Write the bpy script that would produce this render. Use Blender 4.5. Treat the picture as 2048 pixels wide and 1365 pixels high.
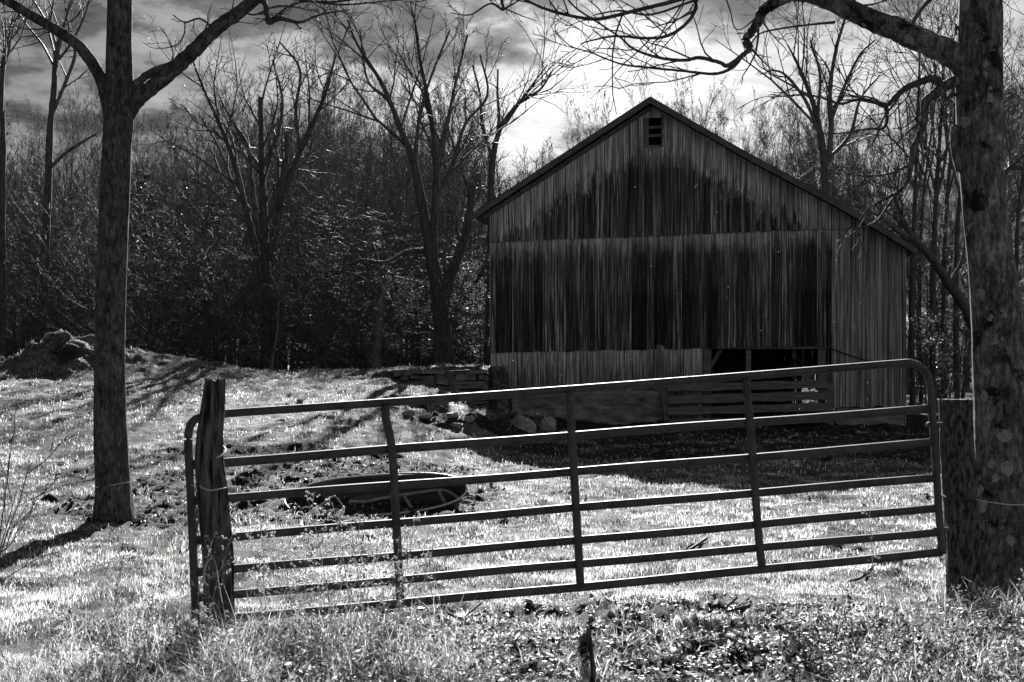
import bpy, math, random
import numpy as np
from mathutils import Vector, Matrix, noise as mn

S = bpy.context.scene
for o in list(bpy.data.objects): bpy.data.objects.remove(o)
col = S.collection

# ------------------------------------------------------------ camera
F = 2844.0; CX = 1024.0; HY = 745.0; CH = 1.6          # focal length in photo pixels, centre column, horizon row, eye height
cam_d = bpy.data.cameras.new("camera"); cam = bpy.data.objects.new("camera", cam_d); col.objects.link(cam)
cam.location = (0, 0, CH); cam.rotation_euler = (math.radians(90), 0, 0)
cam_d.sensor_width = 36; cam_d.lens = 50; cam_d.shift_y = (HY - 682.5) / 2048
cam_d.clip_start = 0.1; cam_d.clip_end = 3000
cam_d.dof.use_dof = True; cam_d.dof.focus_distance = 26; cam_d.dof.aperture_fstop = 9
S.camera = cam

# ------------------------------------------------------------ light
SUN_EL, SUN_AZ = 24.5, 0.7
w = bpy.data.worlds.new("World"); S.world = w; w.use_nodes = True
nt = w.node_tree; nt.nodes.clear()
def N(nt, t, **k):
    n = nt.nodes.new(t)
    for a, b in k.items():
        if a.startswith('i_'):
            key = a[2:]; key = int(key) if key.isdigit() else key.replace('_', ' ')
            n.inputs[key].default_value = b
        else: setattr(n, a, b)
    return n
def L(nt, a, b): nt.links.new(a, b)
def math_(nt, op, a, b=None, c=None, clamp=False):
    n = nt.nodes.new('ShaderNodeMath'); n.operation = op; n.use_clamp = clamp
    for i, v in enumerate((a, b, c)):
        if v is None: continue
        if isinstance(v, (int, float)): n.inputs[i].default_value = v
        else: nt.links.new(v, n.inputs[i])
    return n.outputs[0]
def ramp(nt, src, stops, interp='LINEAR'):
    r = nt.nodes.new('ShaderNodeValToRGB'); r.color_ramp.interpolation = interp
    el = r.color_ramp.elements
    while len(el) < len(stops): el.new(0.5)
    for e, (p, v) in zip(el, stops):
        e.position = p; e.color = (v, v, v, 1)
    nt.links.new(src, r.inputs[0]); return r.outputs[0]
def maprange(nt, src, a, b, c, d, smooth=False):
    m = nt.nodes.new('ShaderNodeMapRange')
    if smooth: m.interpolation_type = 'SMOOTHSTEP'
    nt.links.new(src, m.inputs[0])
    for i, v in zip((1, 2, 3, 4), (a, b, c, d)): m.inputs[i].default_value = v
    return m.outputs[0]

sky = N(nt, 'ShaderNodeTexSky', sky_type='NISHITA', sun_disc=False)
sky.sun_elevation = math.radians(SUN_EL); sky.sun_rotation = math.radians(SUN_AZ)
sky.dust_density = 2.0; sky.air_density = 1.0
bw = N(nt, 'ShaderNodeRGBToBW'); L(nt, sky.outputs[0], bw.inputs[0])
tc = N(nt, 'ShaderNodeTexCoord'); sep = N(nt, 'ShaderNodeSeparateXYZ'); L(nt, tc.outputs['Generated'], sep.inputs[0])
zz = math_(nt, 'ADD', math_(nt, 'MAXIMUM', sep.outputs[2], 0.0), 0.16)
cx = math_(nt, 'DIVIDE', sep.outputs[0], zz); cy = math_(nt, 'DIVIDE', sep.outputs[1], zz)
cv = N(nt, 'ShaderNodeCombineXYZ'); L(nt, cx, cv.inputs[0]); L(nt, cy, cv.inputs[1])
mp = N(nt, 'ShaderNodeMapping'); mp.inputs['Rotation'].default_value = (0, 0, math.radians(-8)); mp.inputs['Location'].default_value = (4.3, 2.4, 0)
mp.inputs['Scale'].default_value = (1.3, 1.15, 1); L(nt, cv.outputs[0], mp.inputs[0])
n1 = N(nt, 'ShaderNodeTexNoise'); n1.inputs['Scale'].default_value = 1.0; n1.inputs['Detail'].default_value = 7; n1.inputs['Roughness'].default_value = 0.56; n1.inputs['Distortion'].default_value = 0.35
L(nt, mp.outputs[0], n1.inputs['Vector'])
n2 = N(nt, 'ShaderNodeTexNoise'); n2.inputs['Scale'].default_value = 5.5; n2.inputs['Detail'].default_value = 6; n2.inputs['Roughness'].default_value = 0.62
L(nt, mp.outputs[0], n2.inputs['Vector'])
cl = math_(nt, 'ADD', math_(nt, 'MULTIPLY', n1.outputs[0], 0.66), math_(nt, 'MULTIPLY', n2.outputs[0], 0.34))
cloud = ramp(nt, cl, [(0.36, 0.32), (0.44, 0.50), (0.49, 0.90), (0.53, 1.8), (0.62, 2.7)])
# sky gain: dim round the sun, raised behind the camera as added barn fill
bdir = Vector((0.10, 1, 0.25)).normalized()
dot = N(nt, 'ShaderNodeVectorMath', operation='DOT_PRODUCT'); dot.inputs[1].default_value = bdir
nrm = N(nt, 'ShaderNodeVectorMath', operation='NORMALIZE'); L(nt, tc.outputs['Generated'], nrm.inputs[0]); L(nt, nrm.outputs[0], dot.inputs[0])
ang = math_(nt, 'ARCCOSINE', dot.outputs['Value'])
fill_gain = ramp(nt, math_(nt, 'DIVIDE', ang, 1.6), [(0.0, .064), (0.05, 0.056), (0.11, 0.058), (0.22, 0.072), (0.5, .20), (1.0, 0.47)], 'LINEAR')
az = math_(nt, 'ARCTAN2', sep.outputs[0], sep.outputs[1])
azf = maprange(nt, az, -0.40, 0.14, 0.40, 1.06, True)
fac = math_(nt, 'MULTIPLY', math_(nt, 'MULTIPLY', fill_gain, azf), cloud)
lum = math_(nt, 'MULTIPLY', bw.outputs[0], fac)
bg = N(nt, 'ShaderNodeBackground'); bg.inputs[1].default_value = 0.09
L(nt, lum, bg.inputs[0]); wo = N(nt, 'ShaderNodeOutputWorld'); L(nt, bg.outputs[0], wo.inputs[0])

sd = bpy.data.lights.new("sun", 'SUN'); sun = bpy.data.objects.new("sun", sd); col.objects.link(sun)
sd.energy = 5.0; sd.angle = math.radians(0.55); sd.color = (1, 0.985, 0.965)
e, a = math.radians(SUN_EL), math.radians(SUN_AZ)
sv = Vector((math.sin(a) * math.cos(e), math.cos(a) * math.cos(e), math.sin(e)))
sun.rotation_euler = sv.to_track_quat('Z', 'Y').to_euler(); sun.location = sv * 60

S.view_settings.view_transform = 'Standard'; S.view_settings.look = 'None'
S.view_settings.exposure = 1.55; S.view_settings.gamma = 1
S.render.resolution_x = 1024; S.render.resolution_y = 682
S.render.engine = 'CYCLES'
S.cycles.max_bounces = 5; S.cycles.transparent_max_bounces = 4

# ------------------------------------------------------------ helpers
rng = np.random.default_rng(7); random.seed(7)
def tag(o, label=None, cat=None, group=None, kind=None):
    for k, v in (('label', label), ('category', cat), ('group', group), ('kind', kind)):
        if v: o[k] = v
    return o
def empty(name, loc, rz=0):
    o = bpy.data.objects.new(name, None); o.empty_display_size = 0.2; o.location = loc; o.rotation_euler = (0, 0, rz); col.objects.link(o); return o
class MB:
    def __init__(s): s.v = []; s.q = []; s.t = []; s.n = 0; s.a = []
    def add(s, v, q=None, t=None, a=0.5):
        v = np.asarray(v, float).reshape(-1, 3)
        s.v.append(v); s.a.append(np.broadcast_to(np.asarray(a, float), (len(v),)))
        if q is not None and len(q): s.q.append(np.asarray(q, np.int64) + s.n)
        if t is not None and len(t): s.t.append(np.asarray(t, np.int64) + s.n)
        s.n += len(v)
    def box(s, x0, x1, y0, y1, z0, z1, a=0.5, jit=0, M=None):
        v = np.array([(x, y, z) for x in (x0, x1) for y in (y0, y1) for z in (z0, z1)], float)
        if jit: v += rng.normal(0, jit, v.shape)
        if M is not None: v = v @ np.array(M.to_3x3()).T + np.array(M.translation)
        s.add(v, [(0, 1, 3, 2), (4, 6, 7, 5), (0, 4, 5, 1), (2, 3, 7, 6), (0, 2, 6, 4), (1, 5, 7, 3)], a=a)
    def prism(s, poly, y0, y1, a=0.5):     # poly of (x,z), extruded in y
        n = len(poly)
        v = [(x, y0, z) for x, z in poly] + [(x, y1, z) for x, z in poly]
        s.add(v, [(i, (i + 1) % n, n + (i + 1) % n, n + i) for i in range(n)], a=a)
        b = s.n - 2 * n
        for i in range(1, n - 1):
            s.t.append(np.array([(b, b + i + 1, b + i), (b + n, b + n + i, b + n + i + 1)]))
    def tube(s, P, R, sides=5, cap=True, a=0.5, prof=None, twist=0):
        P = np.asarray(P, float); n = len(P); R = np.broadcast_to(np.asarray(R, float), (n,))
        T = np.gradient(P, axis=0); T /= np.linalg.norm(T, axis=1)[:, None] + 1e-9
        m = T.mean(0); ref = np.array((0, 0, 1.)) if abs(m[2]) < 0.75 * np.linalg.norm(m) + 1e-9 else np.array((0, 1., 0))
        A = np.cross(T, ref); A /= np.linalg.norm(A, axis=1)[:, None] + 1e-9
        B = np.cross(A, T)
        th = np.linspace(0, 2 * math.pi, sides, endpoint=False) + twist
        rr = R[:, None] * (np.ones(sides) if prof is None else prof)
        V = P[:, None] + (A[:, None] * np.cos(th)[None, :, None] + B[:, None] * np.sin(th)[None, :, None]) * rr[:, :, None]
        i = np.arange(n - 1)[:, None] * sides; j = np.arange(sides)[None]; k = (j + 1) % sides
        q = np.stack([i + j, i + k, i + sides + k, i + sides + j], -1).reshape(-1, 4)
        t = None
        if cap:
            t = [(0, x + 1, x) for x in range(1, sides - 1)] + [((n - 1) * sides, (n - 1) * sides + x, (n - 1) * sides + x + 1) for x in range(1, sides - 1)]
        s.add(V, q, t, a)
    def mesh(s, name, mat, smooth=False):
        me = bpy.data.meshes.new(name)
        V = np.concatenate(s.v); Q = np.concatenate(s.q) if s.q else np.zeros((0, 4), np.int64); T = np.concatenate(s.t) if s.t else np.zeros((0, 3), np.int64)
        me.vertices.add(len(V)); me.vertices.foreach_set('co', V.astype(np.float32).ravel())
        idx = np.concatenate([Q.ravel(), T.ravel()]).astype(np.int32)
        me.loops.add(len(idx)); me.loops.foreach_set('vertex_index', idx)
        st = np.concatenate([np.arange(len(Q)) * 4, len(Q) * 4 + np.arange(len(T)) * 3]).astype(np.int32)
        me.polygons.add(len(st)); me.polygons.foreach_set('loop_start', st)
        me.polygons.foreach_set('use_smooth', np.full(len(st), smooth, bool))
        at = me.attributes.new('rnd', 'FLOAT', 'POINT'); at.data.foreach_set('value', np.concatenate(s.a).astype(np.float32))
        me.update(calc_edges=True); me.validate()
        if mat: me.materials.append(mat)
        return me
    def build(s, name, mat, parent=None, smooth=False, loc=None):
        o = bpy.data.objects.new(name, s.mesh(name, mat, smooth)); col.objects.link(o)
        if parent: o.parent = parent
        if loc is not None: o.location = loc
        return o
def pt(px, py, D):                         # a point at depth D seen at that photo pixel
    return np.array(((px - CX) / F * D, D, CH - (py - HY) / F * D))
def h2(ix, iy, s):
    n = (ix.astype(np.int64) * 374761393 + iy.astype(np.int64) * 668265263 + s * 1274126177) & 0x7fffffff
    n = ((n ^ (n >> 13)) * 1274126177) & 0x7fffffff
    return ((n ^ (n >> 16)) & 0xffff) / 65535.0
def vn(x, y, s=0):
    x = np.asarray(x, float); y = np.asarray(y, float)
    ix = np.floor(x); iy = np.floor(y); fx = x - ix; fy = y - iy
    fx = fx * fx * (3 - 2 * fx); fy = fy * fy * (3 - 2 * fy)
    a = h2(ix, iy, s); b = h2(ix + 1, iy, s); c = h2(ix, iy + 1, s); d = h2(ix + 1, iy + 1, s)
    return (a * (1 - fx) + b * fx) * (1 - fy) + (c * (1 - fx) + d * fx) * fy - 0.5
def fbm(x, y, s=0, o=4):
    r = 0; a = 1
    for i in range(o): r = r + a * vn(x, y, s + i * 17); x = np.asarray(x) * 2.03 + 3.1; y = np.asarray(y) * 2.03 + 1.7; a *= 0.5
    return r
def sstep(a, b, x):
    t = np.clip((np.asarray(x, float) - a) / (b - a), 0, 1); return t * t * (3 - 2 * t)

# ------------------------------------------------------------ terrain
def gauss(x, y, cx_, cy_, sx, sy): return np.exp(-((x - cx_) / sx) ** 2 - ((y - cy_) / sy) ** 2)
def big(x, y):
    x = np.asarray(x, float); y = np.asarray(y, float)
    hl = np.interp(y, [0, 13, 18, 24, 30, 36, 42, 46, 60, 100, 400], [0, 0, .13, .50, .92, 1.33, 1.60, 1.62, 1.4, 1.6, 4])
    hr = np.interp(y, [0, 14, 25, 36, 60, 100, 400], [0, 0, .06, .24, .5, .8, 3])
    wl = 1 - sstep(-3.3, 1.0, x + 0.5 * fbm(x * .4, y * .4, 5, 2))
    z = hl * wl + hr * (1 - wl)
    z = z + 0.95 * gauss(x, y, -12.6, 40.0, 1.5, 1.6) + 0.50 * gauss(x, y, -10.2, 41, 2.0, 1.8) + .25 * gauss(x, y, -15, 41, 2, 2)
    # bank behind the dry stone wall
    bank = sstep(-4.6, -2.6, x) * (1 - sstep(-0.2, 0.1, x)) * sstep(37.55, 37.8, y) * (1 - sstep(44, 50, y))
    z = z * (1 - bank) + 1.72 * bank
    # spoil heaps in front of the barn corner
    z = z + .38 * gauss(x, y, -0.75, 29.5, .9, .7) + .3 * gauss(x, y, -2.0, 31.5, .8, .6) + .30 * gauss(x, y, .8, 34.5, 1.2, .9)
    z = z - .16 * gauss(x, y, -1.7, 16.0, 1.7, .9)
    return z
def mud(x, y):
    x = np.asarray(x, float); y = np.asarray(y, float)
    n = fbm(x * 1.3, y * .9, 31, 4)
    m = 1.1 * gauss(x, y, -2.4, 17.6, 2.1, 1.5) + 1.0 * gauss(x, y, -1.6, 15.2, 1.5, .5) + .85 * gauss(x, y, -3.2, 21, 2.6, 1.9) + .9 * gauss(x, y, -1.2, 29.3, 1.5, .8)
    m = m + 1.1 * gauss(x, y, 1.5, 9.55, 2.6, .36) + .55 * gauss(x, y, .0, 9.0, 1.4, .25) + 0.55 * gauss(x, y, 2.6, 7.8, 1.8, .7)
    m = m + 1.1 * gauss(x, y, -1.7, 15.9, 2.0, .9) + .35 * gauss(x, y, -5.5, 17.5, 1.6, .8) + .5 * gauss(x, y, 1.0, 13.6, .8, .4) + .9 * gauss(x, y, -4.1, 15.1, .8, .5) + .6 * gauss(x, y, 3.6, 9.8, .8, .6)
    m = m + .2 * gauss(x, y, -12.4, 39.2, 1.2, .6) + .55 * gauss(x, y, -4.3, 34, 1.6, .5)
    m = m + .42 * sstep(9.2, 8.4, y) + .95 * np.clip(fbm(x * 3.1, y * 2.2, 33, 3) - .18, 0, 1) * (y < 46) * sstep(9.5, 13, y)
    m = m + .65 * (x > -1) * sstep(23, 27, y) * sstep(-1.5, 1.5, x) + 1.0 * sstep(44.5, 47, y)
    return np.clip(sstep(.38, .62, m + n * .75 + .06), 0, 1)
def ground(x, y):
    f = 1 + 0 * np.asarray(y, float)
    m = mud(x, y)
    micro = .07 * fbm(np.asarray(x) * 1.1, np.asarray(y) * 1.1, 3, 3) + .05 * fbm(np.asarray(x) * 5, np.asarray(y) * 4, 11, 3) + m * .085 * fbm(np.asarray(x) * 7, np.asarray(y) * 6, 23, 4) + .05 * np.clip(fbm(np.asarray(x) * 2.6, np.asarray(y) * 2.6, 29, 3), 0, 1)
    far = sstep(20, 34, y)
    micro = micro + far * (.13 * fbm(np.asarray(x) * 1.5, np.asarray(y) * 1.0, 41, 3)) + 0.30 * gauss(x, y, -12.3, 40, 2.6, 2) * fbm(np.asarray(x) * 3.6, np.asarray(y) * 3, 51, 4)
    return big(x, y) + micro
def gz(x, y): return float(ground(np.array([x]), np.array([y]))[0])
def gp(px, py, lo=5, hi=70):               # where the sight line through a pixel meets the ground
    D = np.arange(lo, hi, .05); x = (px - CX) / F * D; z = CH - (py - HY) / F * D
    g = big(x, D); k = np.argmax(z <= g)
    d = D[k] if (z <= g).any() else hi
    return (px - CX) / F * d, d

def xs_():
    a = np.arange(-7.5, 7.5, .045); g = [7.5]; s = .05
    while g[-1] < 600: s *= 1.045 if g[-1] > 18 else 1.012; g.append(g[-1] + s)
    g = np.array(g); return np.concatenate([-g[::-1], a[1:], g])
def ys_():
    a = np.concatenate([np.linspace(-60, 4, 40), np.arange(4.2, 6.5, .1), np.arange(6.5, 17, .045), np.arange(17, 30, .07), np.arange(30, 48, .11)])
    g = [48]; s = .12
    while g[-1] < 1200: s *= 1.07; g.append(g[-1] + s)
    return np.concatenate([a, g])
X, Y = np.meshgrid(xs_(), ys_()); ny, nx = X.shape
Z = ground(X.ravel(), Y.ravel()); Md = mud(X.ravel(), Y.ravel())
gm = MB(); ii = np.arange(ny - 1)[:, None] * nx + np.arange(nx - 1)[None]
gm.add(np.stack([X.ravel(), Y.ravel(), Z], 1), np.stack([ii, ii + 1, ii + nx + 1, ii + nx], -1).reshape(-1, 4), a=Md)

# ------------------------------------------------------------ materials (all grey: the photograph is monochrome)
def newmat(name):
    m = bpy.data.materials.new(name); m.use_nodes = True; nt = m.node_tree
    p = nt.nodes['Principled BSDF']; p.inputs['Specular IOR Level'].default_value = 0.3; return m, nt, p
def objco(nt, scale=(1, 1, 1), src='Object'):
    t = N(nt, 'ShaderNodeTexCoord'); m = N(nt, 'ShaderNodeMapping'); m.inputs['Scale'].default_value = scale
    L(nt, t.outputs[src], m.inputs[0]); return m.outputs[0]
def noise_(nt, vec, scale, det=4, rough=.55, dist=0):
    n = N(nt, 'ShaderNodeTexNoise'); n.inputs['Scale'].default_value = scale; n.inputs['Detail'].default_value = det
    n.inputs['Roughness'].default_value = rough; n.inputs['Distortion'].default_value = dist; L(nt, vec, n.inputs['Vector']); return n.outputs[0]
def bump(nt, p, h, st=.5, dist=.02):
    b = N(nt, 'ShaderNodeBump'); b.inputs['Strength'].default_value = st; b.inputs['Distance'].default_value = dist
    L(nt, h, b.inputs['Height']); L(nt, b.outputs[0], p.inputs['Normal'])
def attr(nt, n='rnd'):
    a = N(nt, 'ShaderNodeAttribute'); a.attribute_name = n; return a.outputs['Fac']
def simple(name, lo, hi, scale=8, rough=.8, sc=(1, 1, 1), bst=.4, bd=.02, spec=.3, metal=0, k=.2):
    m, nt, p = newmat(name); v = objco(nt, sc); n = noise_(nt, v, scale, 6, .6)
    L(nt, ramp(nt, n, [(.5 - k, lo), (.5 + k, hi)]), p.inputs['Base Color']); p.inputs['Roughness'].default_value = rough
    p.inputs['Specular IOR Level'].default_value = spec; p.inputs['Metallic'].default_value = metal
    if bst: bump(nt, p, n, bst, bd)
    return m
def leafy(name, lo, hi, trans=.5, rough=.6, scale=3):
    m, nt, p = newmat(name); a = attr(nt)
    c = ramp(nt, a, [(0, lo), (1, hi)]); L(nt, c, p.inputs['Base Color']); p.inputs['Roughness'].default_value = rough
    tr = N(nt, 'ShaderNodeBsdfTranslucent'); L(nt, c, tr.inputs[0]); mx = N(nt, 'ShaderNodeMixShader'); mx.inputs[0].default_value = trans
    L(nt, p.outputs[0], mx.inputs[1]); L(nt, tr.outputs[0], mx.inputs[2]); L(nt, mx.outputs[0], nt.nodes['Material Output'].inputs[0]); return m

def ground_mat():
    m, nt, p = newmat('pasture ground'); v = objco(nt)
    a = attr(nt); n = noise_(nt, v, 9, 6, .7); nb = noise_(nt, v, 1.1, 4, .6)
    g = ramp(nt, math_(nt, 'ADD', math_(nt, 'ADD', math_(nt, 'MULTIPLY', n, .35), math_(nt, 'MULTIPLY', noise_(nt, v, 55, 4, .8), .45)), math_(nt, 'MULTIPLY', nb, .2)), [(.43, .005), (.51, .09), (.60, .36)])
    d = ramp(nt, noise_(nt, v, 14, 5, .7), [(.35, .003), (.56, .012), (.68, .06), (.8, .3)])
    mx = N(nt, 'ShaderNodeMix', data_type='RGBA'); L(nt, a, mx.inputs[0]); L(nt, g, mx.inputs[6]); L(nt, d, mx.inputs[7])
    L(nt, mx.outputs[2], p.inputs['Base Color']); p.inputs['Roughness'].default_value = .85
    bump(nt, p, noise_(nt, v, 30, 6, .85), 1.0, .09); return m
M = {}
M['ground'] = ground_mat()
M['grass'] = leafy('dry grass', .03, .9, .6)
M['weed'] = leafy('dry weeds', .01, .9, .5)
M['fluff'] = leafy('seed fluff', .5, .85, .6, .9)
M['leaf'] = leafy('fallen leaves', .01, .85, .3, .5)
M['needle'] = leafy('needles', .015, .06, .2, .45)
M['oldleaf'] = leafy('withered leaves', .04, .3, .45, .4)
M['bark'] = simple('bark', .02, .10, 3, .8, (4, 4, 1), .8, .03)
M['bark_grey'] = simple('grey bark', .05, .2, 2.5, .8, (3, 3, 1), .8, .03)
M['twig'] = simple('twigs', .035, .15, 6, .65, bst=0, spec=.2)
M['clod'] = leafy('clods', .006, .2, .0, .5)
M['metal'] = simple('gate paint', .02, .07, 9, .6, bst=.15, bd=.004, spec=.4)
M['wire'] = simple('wire', .5, .7, 20, .4, bst=0, spec=.6)
M['post'] = simple('weathered post', .004, .16, 5, .85, (9, 9, .8), 1.0, .06, k=.11)
M['timber'] = simple('pitted timber', .006, .12, 9, .85, (6, 6, 1.6), 1.0, .04, k=.10)
M['rock'] = simple('rock', .1, .38, 5, .85, bst=.8, bd=.04)
M['stone'] = simple('wall stone', .04, .2, 4, .9, bst=.8, bd=.03)
M['found'] = simple('foundation', .05, .26, 3.2, .9, (.6, 1, 1.6), .9, .06)
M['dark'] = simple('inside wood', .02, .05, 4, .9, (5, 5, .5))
M['rail'] = simple('fence board', .05, .17, 4, .85, (.7, 5, 9), .6, .01)
M['roof'] = simple('roofing', .025, .07, 4, .6, (4, .7, 4), .3, .01)
M['rake'] = simple('rake board', .05, .12, 4, .8, (1, 1, 1), .3, .01)
M['trough'] = simple('trough shell', .012, .04, 5, .45, bst=.2, bd=.01, spec=.5)
M['rim'] = simple('trough rim', .3, .5, 9, .35, bst=0, spec=.6)
M['pipe'] = simple('rack pipe', .12, .26, 9, .5, bst=.2, bd=.004, spec=.5)

def big_bark(name, lichen=True, g=1.0):
    m, nt, p = newmat(name); v = objco(nt); n = noise_(nt, v, 9, 7, .7)
    n2 = noise_(nt, objco(nt, (3, 3, 1)), 2.2, 5, .6, .4)
    c = ramp(nt, math_(nt, 'ADD', math_(nt, 'MULTIPLY', n, .5), math_(nt, 'MULTIPLY', n2, .5)), [(.36, .006 * g), (.45, .024 * g), (.58, .05 * g), (.72, .09 * g)])
    n3 = noise_(nt, objco(nt, (1, 1, .3)), 34, 5, .8); mq = N(nt, 'ShaderNodeMix', data_type='RGBA', blend_type='MULTIPLY'); mq.inputs[0].default_value = 1; L(nt, c, mq.inputs[6]); L(nt, ramp(nt, n3, [(.40, .35), (.5, .9), (.6, 1.7)]), mq.inputs[7]); c = mq.outputs[2]
    if lichen:
        vo = N(nt, 'ShaderNodeTexVoronoi'); vo.inputs['Scale'].default_value = 7; vo.inputs['Randomness'].default_value = 1
        dv = N(nt, 'ShaderNodeVectorMath', operation='ADD'); nz = N(nt, 'ShaderNodeTexNoise'); nz.inputs['Scale'].default_value = 14; nz.inputs['Detail'].default_value = 3
        sc = N(nt, 'ShaderNodeVectorMath', operation='SCALE'); sc.inputs['Scale'].default_value = .10
        L(nt, v, nz.inputs['Vector']); L(nt, nz.outputs['Color'], sc.inputs[0]); L(nt, v, dv.inputs[0]); L(nt, sc.outputs[0], dv.inputs[1]); L(nt, dv.outputs[0], vo.inputs['Vector'])
        s3 = N(nt, 'ShaderNodeSeparateColor'); L(nt, vo.outputs['Color'], s3.inputs[0])
        rad = math_(nt, 'MULTIPLY', math_(nt, 'GREATER_THAN', s3.outputs[0], .34), math_(nt, 'MULTIPLY_ADD', s3.outputs[1], .24, .12))
        k = math_(nt, 'LESS_THAN', vo.outputs['Distance'], rad)
        k = math_(nt, 'MULTIPLY', k, ramp(nt, noise_(nt, v, 30, 4, .7), [(.36, .2), (.48, 1)]))
        dk = ramp(nt, noise_(nt, v, 4.2, 6, .72, .3), [(.54, 0), (.62, 1)])
        mx0 = N(nt, 'ShaderNodeMix', data_type='RGBA'); L(nt, dk, mx0.inputs[0]); L(nt, c, mx0.inputs[6]); mx0.inputs[7].default_value = (.008, .008, .008, 1)
        mx = N(nt, 'ShaderNodeMix', data_type='RGBA'); L(nt, k, mx.inputs[0]); L(nt, mx0.outputs[2], mx.inputs[6]); mx.inputs[7].default_value = (.38, .38, .38, 1)
        c = mx.outputs[2]
    L(nt, c, p.inputs['Base Color']); p.inputs['Roughness'].default_value = .85; bump(nt, p, math_(nt, 'ADD', math_(nt, 'ADD', n, n2), noise_(nt, objco(nt, (1, 1, .35)), 26, 5, .75)), 1.0, .06); return m
M['bark_lichen'] = big_bark('lichened bark', True, 4.6); M['bark_smooth'] = big_bark('smooth bark', False, 2.8)

tag(gm.build('ground', M['ground'], smooth=True), kind='structure')

# ------------------------------------------------------------ barn
BT = math.radians(10); BO = pt(980, HY, 38.0); BO[2] = 0
ex = np.array((math.cos(BT), -math.sin(BT), 0)); ey = np.array((math.sin(BT), math.cos(BT), 0))
def bl(px, py, off=0.0):                    # photo pixel -> barn-face coordinates on the plane Y = off
    d = np.array(((px - CX) / F, 1, -(py - HY) / F)); o = np.array((0, 0, CH)) - BO
    t = (off - o @ ey) / (d @ ey); q = o + t * d
    return q @ ex, q[2]
barn = empty('barn', BO, -BT)
tag(barn, 'weathered grey board barn with steep gable roof standing behind the metal gate', 'barn')
RP = [(945, 426), (1300, 193), (1500, 308), (1660, 393), (1760, 450), (1830, 493)]      # roof line
RL = [bl(a_, b_, -.4) for a_, b_ in RP]
def roofz(x): return np.interp(x, [p_[0] for p_ in RL], [p_[1] for p_ in RL]) - .17
X0 = bl(980, 700)[0]; XE = bl(1812, 700)[0]; XM = bl(1662, 600)[0]
def line(pa, pb, off=0):
    a_ = bl(*pa, off); b_ = bl(*pb, off); return lambda x: a_[1] + (b_[1] - a_[1]) * (x - a_[0]) / (b_[0] - a_[0])
lap1 = line((980, 485), (1660, 458)); lap2 = line((985, 706), (1650, 692)); low = line((985, 781), (1320, 784))
VX0, VZ1 = bl(1290, 237); VX1, VZ0 = bl(1323, 291)      # vent opening
OX0 = bl(1405, 750)[0]; OX1 = bl(1652, 750)[0]
def boards(x0, x1, zb, zt, y, wmin=.13, wmax=.26, holes=None, th=.022, rag=.015, seed=0):
    r = np.random.default_rng(seed); mb = MB(); x = x0
    while x < x1 - .01:
        w_ = min(r.uniform(wmin, wmax), x1 - x)
        for hx0, hx1, hz0, hz1 in (holes or []):
            for he in (hx0, hx1):
                if x + .001 < he < x + w_ + .07: w_ = he - x
        g_ = r.choice((.003, .005, .012)); xa, xb = x + g_, x + w_ - .003
        if x1 - x - w_ < .06: xb = x1; w_ = x1 - x
        a_ = r.uniform(0, 1); yo = r.normal(0, .012); b0 = zb(x) if callable(zb) else zb; b0 += r.uniform(-rag, rag)
        cuts = [(b0, None)]
        for hx0, hx1, hz0, hz1 in (holes or []):
            if xb > hx0 + .006 and xa < hx1 - .006: cuts = [(b0, hz0), (hz1, None)]
        for c0, c1 in cuts:
            ta = (zt(xa) if callable(zt) else zt) if c1 is None else c1; tb = (zt(xb) if callable(zt) else zt) if c1 is None else c1
            xm = (xa + xb) / 2; tm = (zt(xm) if callable(zt) else zt) if c1 is None else c1
            mb.prism([(xa, c0), (xb, c0), (xb, tb), (xm, max(tm, (ta + tb) / 2)), (xa, ta)], y + yo - th / 2, y + yo + th / 2, a=a_)
        x += w_
    return mb
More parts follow.
